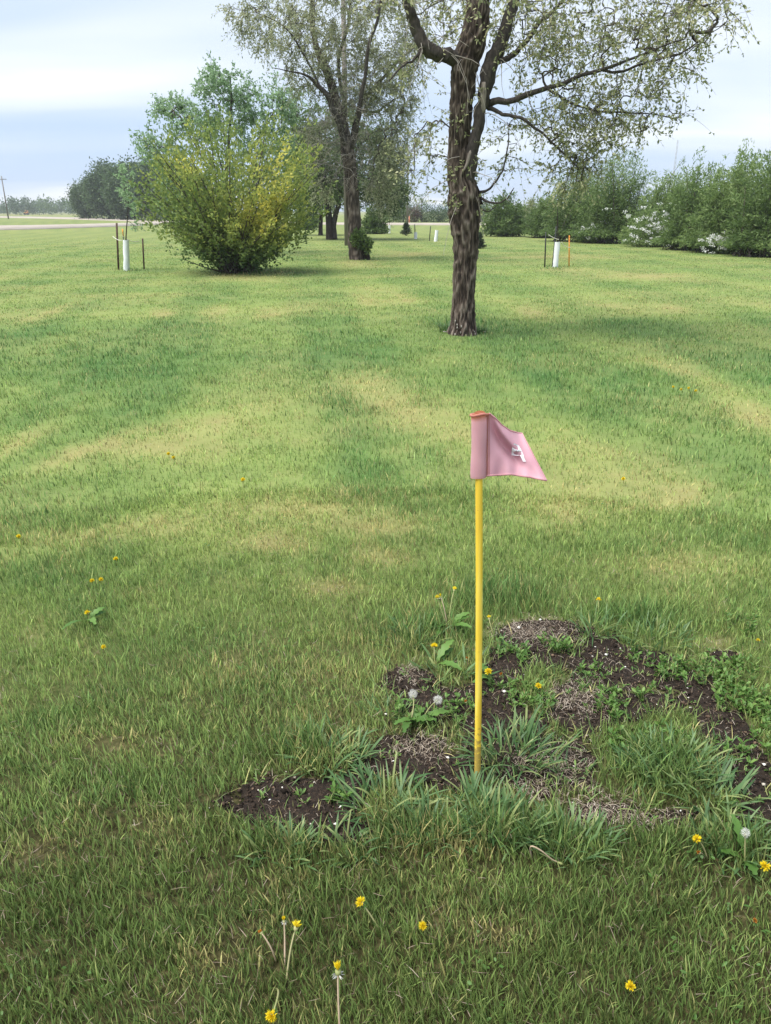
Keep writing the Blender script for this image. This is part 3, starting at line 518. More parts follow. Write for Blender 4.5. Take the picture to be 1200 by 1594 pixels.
def tree_main():
    Y0 = TREE1[1]; t = thing('elm_tree', 'large aged tree with deeply furrowed dark trunk standing on the lawn behind the flag', 'tree', on(TREE1))
    main = limb_px([(719, 532, 0, 28), (719, 521, 0, 23), (720, 508, 0, 19.5), (721, 480, 0, 17), (723.5, 425, 0, 17.5), (724.5, 385, 0, 19.5), (723, 350, 0, 22.5), (722.5, 320, 0, 23.5), (721, 298, 0, 22), (716, 278, 0, 18), (715, 250, 0, 17), (715, 222, 0, 16),
                    (716, 195, 0, 17), (718, 165, 0, 18), (721, 130, 0, 19), (724, 100, 0, 19.5), (735, 65, .02, 19), (743, 25, .05, 17.5), (745, -30, .08, 15), (742, -110, .1, 12), (752, -220, .1, 8), (748, -330, 0, 3)], Y0)
    bark_trunk(main, M['bark1'], t)
    L = [[(724, 300, -.02, 13), (729, 270, -.05, 11), (734, 245, -.06, 10), (739, 220, -.06, 9), (744, 197, -.06, 8.5), (748, 172, -.06, 9), (752, 150, -.05, 9.5), (758, 122, -.03, 11.5), (765, 98, 0, 12), (777, 70, .05, 10.5), (789, 38, .1, 9.5), (799, 0, .15, 8.5), (812, -60, .2, 7), (840, -170, .2, 4), (870, -270, .1, 1.5)],
         [(730, 98, 0, 13), (708, 90, -.05, 11.5), (684, 86, -.1, 11), (664, 74, -.1, 10.5), (651, 54, -.1, 9.5), (642, 30, -.1, 8), (632, 0, -.15, 6), (614, -50, -.2, 4), (585, -130, -.3, 2)],
         [(768, 98, 0, 6), (790, 92, 0, 4.5), (808, 76, .05, 4.2), (826, 54, .1, 3.6), (848, 28, .15, 3), (872, 4, .2, 2.6), (925, -45, .3, 1.6)],
         [(758, 163, 0, 6), (785, 158, -.1, 4.8), (820, 148, -.2, 4.2), (860, 135, -.3, 3.6), (900, 121, -.4, 3), (938, 108, -.5, 2.6), (975, 96, -.6, 2), (1020, 76, -.7, 1.6), (1065, 60, -.8, 1)],
         [(938, 109, -.5, 2.2), (962, 112, -.5, 2), (1010, 96, -.55, 1.7), (1060, 82, -.6, 1.3), (1100, 55, -.7, .8)],
         [(760, 168, 0, 4), (780, 176, -.1, 2.8), (806, 184, -.2, 2.5), (835, 200, -.25, 2), (870, 232, -.3, 1.5), (900, 262, -.3, 1)],
         [(852, 138, -.3, 2.4), (880, 156, -.3, 1.9), (915, 170, -.35, 1.6), (960, 175, -.4, 1.3), (1010, 177, -.45, .9), (1050, 185, -.5, .6)],
         [(746, 300, 0, 3), (756, 298, -.05, 2), (768, 288, -.1, 1.6), (780, 270, -.1, 1.4), (787, 248, -.1, 1.1), (792, 215, -.1, .8), (790, 190, -.1, .5)],
         [(745, 308, 0, 2.4), (760, 314, -.1, 1.6), (778, 316, -.15, 1.3), (790, 308, -.2, 1), (800, 292, -.2, .6)],
         [(745, 322, 0, 1.6), (758, 329, -.1, 1.1), (772, 322, -.15, .7)],
         [(660, 75, -.1, 3), (645, 92, -.2, 2), (625, 104, -.3, 1.6), (606, 125, -.4, 1)],
         [(742, 20, .05, 6), (720, -20, .3, 4.5), (690, -70, .6, 3.5), (660, -140, .8, 2)],
         [(744, -20, .05, 6), (775, -70, -.5, 4.5), (820, -120, -.9, 3.5), (880, -170, -1.2, 2)], [(744, -60, .05, 5), (730, -120, -.6, 4), (700, -190, -1.1, 2.5)],
         [(800, 0, .15, 4), (850, -40, .7, 3), (920, -90, 1.1, 2.2), (1000, -120, 1.3, 1.4)]]
    nodes = limbs(L[:2], Y0, M['limb'], t, 40, 18, wob=0.10) + limbs(L[2:], Y0, M['limb'], t, 24, 9)
    nodes = nodes + list(spline(main, 60)[28:])
    # broken stub and bare scar on the right stem, snapped branch below the fork
    q = spline(limb_px([(756, 135, -.03, 7), (762, 108, -.04, 7.5), (767, 90, -.04, 7), (769, 77, -.04, 4.5)], Y0), 10)
    V, F = tubes(q[:, :3], q[:, 3], 10, disp=q[:, 3][None, :, None] * 0.3 * (rng.uniform(0, 1, (1, 10, 10)) - 0.5)); mk('broken_stub', V, F, M['limb'], t)
    q = spline(limb_px([(751, 176, -.10, 3.2), (752, 160, -.105, 4.8), (752.5, 145, -.105, 5), (753, 128, -.10, 3.2)], Y0), 10)
    V, F = tubes(q[:, :3], q[:, 3], 10); mk('bark_scar', V, F, M['scar'], t, smooth=True)
    q = spline(limb_px([(741, 318, 0, 10), (742, 303, 0, 8), (741, 292, 0, 3.5), (740, 287, 0, .8)], Y0), 9)
    V, F = tubes(q[:, :3], q[:, 3], 9, disp=q[:, 3][None, :, None] * 0.5 * (rng.uniform(0, 1, (1, 9, 9)) - 0.5)); mk('broken_stub', V, F, M['bark1'], t)
    q = spline(limb_px([(720, 268, -.16, 1), (727, 255, -.15, 2.4), (731, 240, -.13, 3), (738, 228, -.11, 1.2)], Y0), 9)
    V, F = tubes(q[:, :3], q[:, 3], 7); mk('bark_scar', V, F, M['scar'], t, smooth=True)
    B = [(900, 45, 0, 95, 55, 1.2, 50), (1055, 30, -.4, 95, 50, .9, 66), (1000, 110, -.4, 95, 50, .8, 42), (990, 178, -.3, 80, 26, .5, 26), (905, 205, -.2, 60, 55, .6, 50), (890, 268, -.2, 44, 30, .4, 22), (850, 150, 0, 50, 60, .7, 26),
         (840, 60, 0, 50, 60, 1, 26), (780, 30, .1, 40, 50, .8, 14), (690, 30, .2, 40, 40, .8, 14), (640, 90, 0, 26, 40, .5, 8), (665, 215, .1, 22, 60, .3, 11), (640, 270, .1, 16, 30, .2, 4), (790, 235, 0, 28, 50, .3, 9),
         (620, -30, 0, 60, 60, 1, 24), (760, -170, 0, 240, 100, 2.2, 120), (980, -90, 0, 150, 60, 1.6, 70), (760, -300, 0, 150, 60, 1.5, 45), (740, -60, 1.4, 160, 80, .8, 40), (740, -60, -1.4, 160, 70, .8, 40)]
    T = blob_px(B, Y0); buf, ch, ld = grow_twigs(nodes, T)
    tw = twig_mesh(buf, ch, ld, 0.0042, 4, 0.024)
    tips = np.array([buf[i[-1]] for _, i in ch]); mids = np.array([buf[i[3]] for _, i in ch]); dr = np.array([unit(buf[i[-1]] - buf[i[2]]) for _, i in ch])
    s1, b1, d1 = sprays(tips, dr, 4, 0.38, 0.05, 7, 0.22); s2, b2, d2 = sprays(mids, dr, 2, 0.30, 0.05, 3, 0.2)
    V, F = join([tw, s1, s2]); mk('twig', V, F, M['twig'], t, smooth=True)
    b = np.vstack([b1, b2]); d = np.vstack([d1, d2]); n = len(b)
    # shoots straight out of the trunk
    q = spline(main, 200); k = rng.integers(60, 130, 60); a = rng.uniform(-2.2, 2.2, 60) - math.pi / 2
    eb = q[k, :3] + np.stack([np.cos(a), np.sin(a), np.zeros(60)], 1) * q[k, 3:4]; ed = np.stack([np.cos(a), np.sin(a), 0.5 * np.ones(60)], 1)
    s3, b3, d3 = sprays(eb, ed, 1, 0.22, 0.05, 7, 0.1, 0.3); mk('shoot', *s3, M['twig'], t); b = np.vstack([b, b3]); d = np.vstack([d, d3]); n = len(b)
    tint = 0.12 + 0.75 * rng.uniform(0, 1, n) ** 1.3 + 0.35 * (fbm(b[:, 0] * 1.6 + 9, b[:, 2] * 1.6, 3) - 0.4)
    leaf_obj(b, d, rng.uniform(0.034, 0.066, n), rng.uniform(0.018, 0.032, n), M['elm'], t, tint)
    # pale dead twigs hanging through the fork
    C = []
    for _ in range(46):
        p = nodes[rng.integers(0, 95)][:3]; u = np.linspace(0, 1, 6)[:, None]; dv = rng.normal(0, 0.35, 3) * np.array([1, 0.6, 0.5]); dv[1] -= 0.25
        C.append(p + dv * u * rng.uniform(.5, 1.3) + np.array([0, 0, -0.45]) * u ** 2 * rng.uniform(.2, 1.5) + rng.normal(0, .02, (6, 3)) * u)
    V, F = tubes(np.array(C), np.tile(np.linspace(.006, .002, 6), (46, 1)), 4); mk('dead_twig', V, F, M['deadtwig'], t, smooth=True)
    # whitish flakes low on the trunk
    q = spline(main, 200); parts = []
    for _ in range(14):
        k = rng.integers(6, 24); a = rng.uniform(-2.6, -0.6); rr = q[k, 3] + 0.004; c = q[k, :3] + np.array([math.cos(a), math.sin(a), 0]) * rr
        h_ = rng.uniform(.02, .07); parts.append(box(c, (rng.uniform(.008, .016), .010, h_), a + math.pi / 2, (rng.uniform(-.2, .2), 0)))
    V, F = join(parts); mk('pale_bark_flakes', V, F, M['deadtwig'], t)
tree_main()
# fallen pale stick at the foot of the big tree
q = spline([[*on(G(x, y), .03), .008] for x, y in ((690, 521), (706, 519), (722, 521), (733, 519), (746, 519), (756, 521))], 16); q[:, 2] += rng.normal(0, .006, 16)
V, F = tubes(q[:, :3], q[:, 3] * np.linspace(1.1, .5, 16), 6); tag(mk('fallen_stick', V, F, M['deadtwig'], smooth=True, base=on(G(722, 521))), 'thin pale crooked stick lying at the foot of the big trunk', 'stick')

def crown_tree(name, label, Y0, basepx, main, L, B, leafmat, barkmat, leaf=(0.06, 0.03), spr=(5, 0.4, 9), tintf=None, S=14, dead=None, group=None, rt=0.006, bark=True, droop=.3):
    p0 = G(*basepx); t = thing(name, label, 'tree', [p0[0], p0[1], float(gz(p0[0], p0[1]))], group)
    mp_ = limb_px(main, Y0)
    if bark: bark_trunk(mp_, barkmat, t, K=90, S=40, ridge=0.03, cells=14)
    else: V, F = tubes(*(lambda q: (q[:, :3], q[:, 3]))(spline(mp_, 30)), 9); mk('trunk', V, F, barkmat, t, smooth=True)
    nodes = limbs(L, Y0, M['limb'], t, 18, 8) if L else []
    nodes = nodes + list(spline(mp_, 30)[12:])
    T = blob_px(B, Y0); buf, ch, ld = grow_twigs(nodes, T)
    tw = [twig_mesh(buf, ch, ld, rt, 4, 0.07)]
    tips = np.array([buf[i[-1]] for _, i in ch]); mids = np.array([buf[i[3]] for _, i in ch]); dr = np.array([unit(buf[i[-1]] - buf[i[2]]) for _, i in ch])
    s1, b1, d1 = sprays(tips, dr, spr[0], spr[1], 0, spr[2], droop, rt=rt * .5); s2, b2, d2 = sprays(mids, dr, max(1, spr[0] // 2), spr[1] * .8, 0, spr[2], droop, rt=rt * .5)
    V, F = join(tw + [s1, s2]); mk('twig', V, F, M['twig'], t, smooth=True)
    if dead is not None:
        T2 = blob_px(dead, Y0); buf, ch, ld = grow_twigs(nodes, T2); a = twig_mesh(buf, ch, ld, rt * .7, 4, 0.03)
        tp = np.array([buf[i[-1]] for _, i in ch]); dd = np.array([unit(buf[i[-1]] - buf[i[2]]) for _, i in ch]); s, _, _ = sprays(tp, dd, 5, .5, 0, 1, .1, 1.0, rt=rt * .5)
        V, F = join([a, s]); mk('dead_twig', V, F, M['deadtwig'], t, smooth=True)
    b = np.vstack([b1, b2]); d = np.vstack([d1, d2]); n = len(b)
    tint = 0.1 + 0.6 * rng.uniform(0, 1, n) + 0.5 * (fbm(b[:, 0] * 1.1 + 9, b[:, 2] * 1.1, 3) - 0.4)
    leaf_obj(b, d, leaf[0] * rng.uniform(.7, 1.2, n), leaf[1] * rng.uniform(.7, 1.2, n), leafmat, t, tint)
    return t
Y2 = G(557, 404)[1]
LIMB_R = .78
t2 = crown_tree('elm_tree', 'grey silvery-leaved tree of the row, second behind the flag, with bushy sprouts at its foot', Y2, (557, 404),
    [(557, 410, 0, 14.5), (556, 402, 0, 13), (553, 380, 0, 11), (551, 345, 0, 10.5), (548, 300, 0, 10), (545, 262, 0, 10), (541, 238, 0, 10.5), (537, 210, 0, 8), (530, 180, 0, 7.5), (520, 148, 0, 7), (508, 110, .2, 6.5), (494, 78, .4, 4.5), (486, 30, .6, 4), (490, -60, .6, 3), (500, -160, .5, 1.5)],
    [[(541, 235, 0, 7), (528, 190, -.5, 6), (514, 160, -.8, 5.5), (498, 138, -1, 5), (478, 118, -1.2, 2.6), (455, 112, -1.4, 1.4), (424, 106, -1.6, .6)],
     [(543, 240, 0, 7), (552, 200, .2, 5), (562, 165, .3, 4.5), (580, 140, .4, 3.8), (600, 115, .5, 3), (622, 92, .6, 2.2), (650, 70, .7, 1.2)],
     [(545, 235, 0, 6), (556, 190, -.6, 5), (565, 140, -1, 4), (572, 80, -1.2, 3.5), (590, 20, -1.4, 3), (600, -60, -1.4, 2)],
     [(540, 215, 0, 5), (534, 150, .8, 4), (528, 90, 1.2, 3.5), (545, 20, 1.4, 3), (540, -80, 1.5, 2)],
     [(560, 170, .3, 3), (585, 175, .2, 2.2), (605, 160, .1, 1.8), (625, 150, 0, 1.2)], [(500, 140, -1, 3), (470, 80, -1.2, 2.2), (440, 40, -1.4, 1.6), (400, 20, -1.5, 1)]],
    [(440, 40, -1, 60, 45, 1.6, 62), (520, 30, 0, 70, 50, 2, 70), (600, 60, 0, 60, 65, 2, 70), (480, 110, -.6, 40, 36, 1.2, 34), (560, 130, 0, 60, 40, 1.4, 44), (618, 150, .2, 34, 50, 1.2, 44), (610, 225, .2, 34, 50, 1.2, 54), (600, 290, .3, 30, 34, 1, 34), (575, 190, 0, 40, 50, 1.2, 30),
     (385, 15, -1.2, 30, 30, .8, 16), (540, -90, 0, 140, 70, 2.6, 110), (640, 40, 0, 34, 50, 1.2, 26), (500, 190, 0, 36, 40, 1, 20), (500, 290, 0, 22, 30, .8, 12)],
    M['elm2'], M['bark2'], (0.088, 0.038), (6, .55, 9), dead=[(505, 230, -.3, 42, 60, 1, 110), (545, 180, -.5, 50, 60, 1, 100), (560, 260, -.4, 30, 40, .8, 30), (520, 120, -.5, 50, 60, 1, 40)])
def trunk_sprouts(t, Y0, px, py, rx, ry, rY, n, mat, size):
    c = P(px, py, Y0); s = mpp(Y0); q = unit(rng.normal(size=(n, 3))) * (rng.uniform(0, 1, n) ** .4)[:, None]
    b = c + q * np.array([rx * s, rY, ry * s]); leaf_obj(b, q + rng.normal(0, .6, (n, 3)) + np.array([0, 0, .4]), size * rng.uniform(.7, 1.3, n), size * .5, mat, t, rng.uniform(0, 1, n), 'sprout')
trunk_sprouts(t2, Y2 - .25, 558, 372, 12, 14, .25, 700, M['green'], .11); trunk_sprouts(t2, Y2 - .3, 572, 382, 7, 12, .2, 300, M['green'], .11)
q = limb_px([(570, 406, -.1, 6.5), (569, 396, -.1, 6), (568, 386, -.1, 5), (568, 378, -.1, 3)], Y2); V, F = tubes(q[:, :3], q[:, 3], 12, disp=q[:, 3][None, :, None] * .3 * (rng.uniform(0, 1, (1, 4, 12)) - .5)); mk('stump', V, F, M['bark1'], t2)

Y3 = G(517, 373)[1]
crown_tree('row_tree', 'twin-trunked green tree standing third in the row', Y3, (517, 373),
    [(514, 377, 0, 8), (514, 371, 0, 7), (512, 340, 0, 5.5), (508, 310, 0, 5), (504, 280, 0, 4.5), (500, 240, 0, 3.5), (498, 190, 0, 2)],
    [[(520, 373, 0, 6.5), (520, 350, 0, 5.5), (526, 320, 0, 5), (533, 290, 0, 4.5), (545, 260, 0, 3.5), (560, 220, 0, 2)], [(505, 285, 0, 3), (490, 255, .5, 2.5), (475, 230, .8, 1.5)], [(530, 300, 0, 3), (560, 285, -.5, 2.2), (585, 270, -.8, 1.2)]],
    [(480, 250, 0, 30, 50, 2.5, 60), (520, 220, 0, 50, 60, 3, 90), (570, 250, 0, 50, 60, 3, 90), (600, 290, 0, 30, 35, 2.4, 50), (540, 290, 0, 40, 25, 2, 40), (490, 300, 0, 16, 20, 1.5, 16), (470, 190, 0, 22, 26, 1.5, 20), (615, 300, .5, 16, 22, 1.5, 24)], M['green'], M['bark2'], (0.16, 0.085), (6, .8, 10), rt=.01, bark=False)
crown_tree('row_tree', 'slim dark trunk just left of the twin-trunked row tree', Y3 + 9, (499, 363),
    [(499, 366, 0, 4), (499, 355, 0, 3.2), (500, 320, 0, 3), (498, 280, 0, 2.5), (492, 230, 0, 1.5)], [], [(480, 260, 0, 26, 40, 2.4, 50), (500, 300, 0, 26, 26, 2, 30), (470, 300, 0, 18, 26, 2, 26)], M['green'], M['bark2'], (0.18, 0.1), (6, .9, 10), rt=.01, bark=False)
YG = 33.0
crown_tree('young_tree', 'airy fresh green tree rising behind the yellowing bush', YG, (352, 395),
    [(352, 396, 0, 4), (352, 380, 0, 3.6), (350, 330, 0, 3.4), (352, 270, 0, 3), (356, 220, 0, 2.2), (360, 160, 0, 1.4), (358, 120, 0, .8)],
    [[(351, 330, 0, 2.6), (330, 270, -.5, 2), (300, 220, -.8, 1.5), (280, 180, -1, .9)], [(352, 310, 0, 2.4), (380, 250, .3, 1.8), (405, 210, .5, 1.4), (425, 180, .6, .8)], [(351, 350, 0, 2), (310, 290, .5, 1.6), (260, 255, .8, 1.1), (230, 235, 1, .7)], [(352, 290, 0, 2), (335, 220, .6, 1.6), (318, 160, .9, .9)]],
    [(350, 140, 0, 46, 30, 1.2, 40), (296, 185, 0, 46, 34, 1.2, 40), (412, 165, 0, 44, 44, 1.3, 50), (350, 200, 0, 50, 30, 1.3, 30), (260, 240, 0, 40, 18, 1, 22), (230, 222, 0, 20, 16, .6, 12), (262, 168, 0, 22, 18, .7, 14), (430, 230, 0, 34, 40, 1.2, 34), (330, 115, 0, 20, 14, .6, 10), (450, 160, 0, 20, 30, 1, 14), (390, 270, 0, 60, 40, 1.2, 30), (290, 290, 0, 50, 40, 1.2, 20)],
    M['fresh'], M['bark2'], (0.12, 0.062), (5, .5, 8), rt=.007, bark=False, droop=.05)

# ------------------------------------------------------------------ shrubs
def shrub(name, label, cat, c, w, d, h, nsh, per, leaf, mat, group=None, low=0.1, up=0.5, tintf=None, base_r=0.3, stemmat=None, shell=0.55, wisp=0.0, seed=0, mult=None, stems=60, Y=None, trunkname='stem', ball=False):
    """many curved shoots from the ground, leafy over their outer part; w, d half widths"""
    t = thing(name, label, cat, c, group)
    q = rng.normal(size=(nsh, 3)); q[:, 2] = np.abs(q[:, 2]) * 1.1 - low; q = unit(q)
    ang = np.arctan2(q[:, 1], q[:, 0]); rr = (shell + (1 - shell) * rng.uniform(0, 1, nsh) ** .6) * (0.78 + 0.5 * fbm(ang * 1.6 + seed, q[:, 2] * 2.6 + seed, seed))
    q[:, 2] = np.maximum(q[:, 2], 0.03)
    end = np.array(c) + q * rr[:, None] * np.array([w, d, h])
    if ball: qa = rng.uniform(0, 6.283, nsh); qz = rng.uniform(-.86, 1, nsh); qr = np.sqrt(1 - np.abs(qz) ** 3.0); q2 = np.stack([qr * np.cos(qa), qr * np.sin(qa), qz], 1); rr = (shell + (1 - shell) * rng.uniform(0, 1, nsh) ** .5) * (0.46 + 1.0 * fbm(qa * 2.2 + 3, qz * 2.8 + 5, seed)); end = np.array(c) + np.array([0, 0, .53 * h]) + q2 * rr[:, None] * np.array([w, d, .50 * h]); q = q2
    end[:, 2] = np.maximum(end[:, 2], .12 * h); end[:, 2] += wisp * rng.uniform(0, 1, nsh) ** 3 * (q[:, 2] > .45)
    a0 = rng.uniform(0, 6.28, nsh); r0 = base_r * np.sqrt(rng.uniform(0, 1, nsh)); st = np.array(c) + np.stack([r0 * np.cos(a0) * w, r0 * np.sin(a0) * d, np.zeros(nsh)], 1)
    ctl = st * .45 + end * .55; ctl[:, 2] += up * h * 0.25 * rng.uniform(.3, 1.2, nsh); ctl[:, :2] = st[:, :2] * .6 + end[:, :2] * .4
    u = np.linspace(0, 1, 7)[None, :, None]; C = (1 - u) ** 2 * st[:, None] + 2 * u * (1 - u) * ctl[:, None] + u ** 2 * end[:, None]
    k = rng.permutation(nsh)[:stems]
    V, F = tubes(C[k], np.tile(np.linspace(.022, .005, 7) * (h / 3), (len(k), 1)), 4); mk(trunkname, V, F, stemmat or M['twig'], t, smooth=True)
    uu = 1 - rng.uniform(0, 1, (nsh, per)) ** 1.5 * 0.72; x = uu[..., None]
    b = (1 - x) ** 2 * st[:, None] + 2 * x * (1 - x) * ctl[:, None] + x ** 2 * end[:, None]; T = 2 * (1 - x) * (ctl - st)[:, None] + 2 * x * (end - ctl)[:, None]
    jit = (mult or 0.055) * max(w, h); b = b + rng.normal(0, jit, b.shape) * (0.5 + 0.8 * (1 - x)); D = unit(T) * .8 + rng.normal(0, .6, b.shape)
    b = b.reshape(-1, 3); D = D.reshape(-1, 3); b[:, 2] = np.maximum(b[:, 2], .05); n = len(b)
    tint = 0.12 + 0.45 * rng.uniform(0, 1, n) + 0.35 * np.repeat(rng.uniform(0, 1, nsh), per)
    if tintf is not None: tint = tintf(b, tint)
    leaf_obj(b, D, leaf[0] * rng.uniform(.65, 1.25, n), leaf[1] * rng.uniform(.65, 1.25, n), mat, t, tint, 'foliage')
    return t, C, end
BUSH = G(372, 424); sB = mpp(BUSH[1])
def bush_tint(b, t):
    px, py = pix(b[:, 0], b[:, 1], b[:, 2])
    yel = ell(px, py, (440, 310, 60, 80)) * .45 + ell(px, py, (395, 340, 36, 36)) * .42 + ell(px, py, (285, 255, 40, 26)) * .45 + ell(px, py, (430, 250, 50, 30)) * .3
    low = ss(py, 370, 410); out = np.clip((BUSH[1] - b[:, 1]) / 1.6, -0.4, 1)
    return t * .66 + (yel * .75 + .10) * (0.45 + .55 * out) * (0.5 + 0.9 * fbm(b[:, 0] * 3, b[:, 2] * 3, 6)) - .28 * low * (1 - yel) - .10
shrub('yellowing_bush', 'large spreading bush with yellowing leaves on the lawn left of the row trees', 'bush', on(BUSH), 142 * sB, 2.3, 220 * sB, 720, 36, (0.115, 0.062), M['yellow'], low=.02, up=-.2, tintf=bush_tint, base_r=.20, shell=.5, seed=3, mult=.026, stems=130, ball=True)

HX = [('willowy hedge shrub, narrow and dark, at the far end of the hedge', 858, 371, 28, 286, 0), ('tall green hedge shrub behind the right-hand staked sapling', 908, 377, 46, 248, 0), ('hedge shrub with olive leaves left of the white-blossomed shrub', 962, 380, 50, 234, 1),
      ('light green feathery hedge shrub rising behind the white-blossomed shrub', 1048, 384, 50, 250, 2), ('dense green hedge shrub in the middle of the right hedge', 1105, 391, 54, 246, 1), ('tall wispy willow shrub near the right end of the hedge', 1160, 396, 56, 228, 2),
      ('tallest hedge shrub, cut off by the right edge of the photo', 1225, 402, 60, 220, 1)]
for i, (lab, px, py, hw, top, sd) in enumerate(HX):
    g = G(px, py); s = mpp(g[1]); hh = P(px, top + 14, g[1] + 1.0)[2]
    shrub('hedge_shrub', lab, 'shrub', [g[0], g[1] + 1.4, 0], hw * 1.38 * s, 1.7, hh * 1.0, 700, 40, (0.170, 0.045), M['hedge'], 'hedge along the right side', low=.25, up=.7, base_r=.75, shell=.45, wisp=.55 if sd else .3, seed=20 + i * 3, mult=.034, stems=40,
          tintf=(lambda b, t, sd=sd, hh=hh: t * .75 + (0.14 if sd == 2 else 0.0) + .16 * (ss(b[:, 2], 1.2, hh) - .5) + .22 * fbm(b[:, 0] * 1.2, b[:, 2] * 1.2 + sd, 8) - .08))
g = G(1330, 410); shrub('hedge_shrub', 'hedge shrub just beyond the right edge of the photo', 'shrub', [g[0], g[1] + 1.2, 0], 2.2, 1.8, 4.0, 350, 26, (0.14, 0.04), M['hedge'], 'hedge along the right side', base_r=.7, low=.25, seed=55, stems=20)
for lab, px, py, hw, top, nfl, blooms in [('low shrub with a few white blossoms behind the staked sapling', 925, 378, 26, 338, 60, (925, 362, 18, 14)), ('shrub covered in bunches of white blossom in front of the hedge', 1012, 384, 44, 318, 190, (1022, 352, 42, 26)), ('small low shrub with a few white blossoms at the hedge foot', 1135, 394, 30, 350, 80, (1120, 376, 22, 12))]:
    g = G(px, py); s = mpp(g[1]); hh = P(px, top, g[1])[2]
    t, C, end = shrub('blossom_shrub', lab, 'shrub', [g[0], g[1] - .25, 0], hw * 1.15 * s, .9, hh, 220, 26, (0.11, 0.05), M['hedge'], low=.2, base_r=.6, seed=70 + px, mult=.06, stems=24)
    q = rng.normal(size=(nfl, 2)); pos = []
    for a, b_ in q: pos.append(P(blooms[0] + a * blooms[2] * .6, blooms[1] + b_ * blooms[3] * .6, g[1] - 1.10 + rng.uniform(-.10, .35)))
    pos = np.array(pos); k = 12; nfl = nfl // 2; pos = pos[:nfl]; b = np.repeat(pos, k, 0) + rng.normal(0, 1, (nfl * k, 3)) * np.array([.06, .04, .025]); leaf_obj(b, rng.normal(size=(nfl * k, 3)) + np.array([0, -.4, .6]), .07, .06, M['blossom'], t, rng.uniform(0, 1, nfl * k), 'blossom', .1)
def px_shrub(name, lab, cat, px, py, hw, top, mat, nsh, per, leaf, dY=0, **k):
    g = G(px, py); s = mpp(g[1]); hh = P(px, top, g[1])[2]
    return shrub(name, lab, cat, [g[0], g[1] + dY, 0], hw * s * 1.15, hw * s * 1.0, hh, nsh, per, leaf, mat, **k)
px_shrub('round_shrub', 'round dark green shrub just right of the big trunk', 'shrub', 785, 368, 31, 300, M['green'], 420, 26, (.17, .085), low=.25, base_r=.7, seed=31, stems=20, mult=.05)
px_shrub('pale_shrub', 'pale willow-like shrub with several bare stems right of the round shrub', 'shrub', 826, 364, 26, 306, M['pale'], 260, 16, (.19, .07), low=-.15, base_r=.25, seed=34, stems=70, mult=.05, trunkname='stem')
px_shrub('pale_shrub', 'pale shrub half hidden behind the staked sapling', 'shrub', 848, 363, 20, 312, M['pale'], 180, 16, (.19, .07), low=-.1, base_r=.25, seed=36, stems=50, mult=.05)
px_shrub('foot_shrub', 'small green shrub behind the second row tree at its right', 'shrub', 584, 364, 18, 318, M['green'], 240, 22, (.2, .1), low=.2, base_r=.6, seed=38, stems=16, mult=.06)
px_shrub('foot_shrub', 'dark green shrub between the yellowing bush and the row trees', 'shrub', 478, 358, 18, 270, M['green'], 260, 22, (.22, .11), low=.2, base_r=.6, seed=39, stems=16, mult=.06)
# woods beyond the road
def far_tree(name, lab, px, py, hw, top, mat, n=3200, group=None, slim=False, Y=None, gap=0.35):
    g = G(px, py) if Y is None else P(px, 340, Y); g[2] = 0; s = mpp(g[1]); H = P(px, top, g[1])[2]; t = thing(name, lab, 'tree', g, group)
    q = spline([[g[0], g[1], -.1, .028 * H], [g[0] + .01 * H, g[1], H * .4, .02 * H], [g[0], g[1], H * .92, .004 * H]], 10); V, F = tubes(q[:, :3], q[:, 3], 7); mk('trunk', V, F, M['bark2'], t, smooth=True)
    k = max(26, n // 60); w = hw * s * 1.1; z0 = .0 if not slim else .30
    q = unit(rng.normal(size=(k, 3))) * (rng.uniform(.1, 1, k) ** .5)[:, None]; ctr = g + np.array([0, 0, H * (z0 + (1 - z0) * .5)]) + q * np.array([w, w * .9, H * (1 - z0) * .47])
    per = n // k; ln = H * (.052 if n > 5000 else .07 if not slim else .05); b = np.repeat(ctr, per, 0) + rng.normal(0, 1, (k * per, 3)) * np.repeat(rng.uniform(.5, 1.3, k), per)[:, None] * gap * w * .45; b[:, 2] = np.maximum(b[:, 2], .1)
    tint = np.repeat(rng.uniform(0, .5, k), per) + rng.uniform(0, .5, k * per); leaf_obj(b, rng.normal(size=b.shape), ln * rng.uniform(.6, 1.2, len(b)), ln * .55, mat, t, tint)
for lab, px, py, hw, top in [('dark rounded tree at the left end of the wood beyond the road', 140, 341, 22, 280), ('tall dark tree of the wood beyond the road, left of the sapling', 172, 342, 30, 256), ('dark tree of the wood above the white sapling guard', 208, 343, 32, 250), ('dark tree of the wood half hidden by the yellowing bush', 245, 344, 34, 246), ('dark tree of the wood wholly behind the bush stems', 285, 345, 34, 255)]:
    far_tree('wood_tree', lab, px, py, hw, top, M['farleaf'], 15000, 'dark wood beyond the road', gap=.42)
for lab, px, py, hw, top, m in [('dark far tree just right of the grey tree foot', 612, 346, 18, 317, 'green'), ('bright green far tree left of the thin utility pole', 628, 346, 16, 319, 'green'), ('reddish-brown far bush beside the thin utility pole', 645, 346, 13, 320, 'redleaf'), ('far dark tree right of the reddish bush', 664, 346, 15, 320, 'farleaf'), ('far dark tree left of the big trunk', 682, 346, 15, 323, 'farleaf'), ('far dark tree touching the left side of the big trunk', 700, 346, 15, 321, 'farleaf'),
                              ('far tree just right of the big trunk', 748, 346, 16, 318, 'farleaf'), ('far tree seen through the pale shrub', 815, 347, 22, 322, 'farleaf')]:
    far_tree('far_tree', lab, px, py, hw, top, M[m], 2600, 'trees beyond the road', gap=.5)
far_tree('wispy_far_tree', 'wispy lone tree standing above the far tree line', 656, 345, 10, 299, M['green'], 500, slim=True, gap=.5)
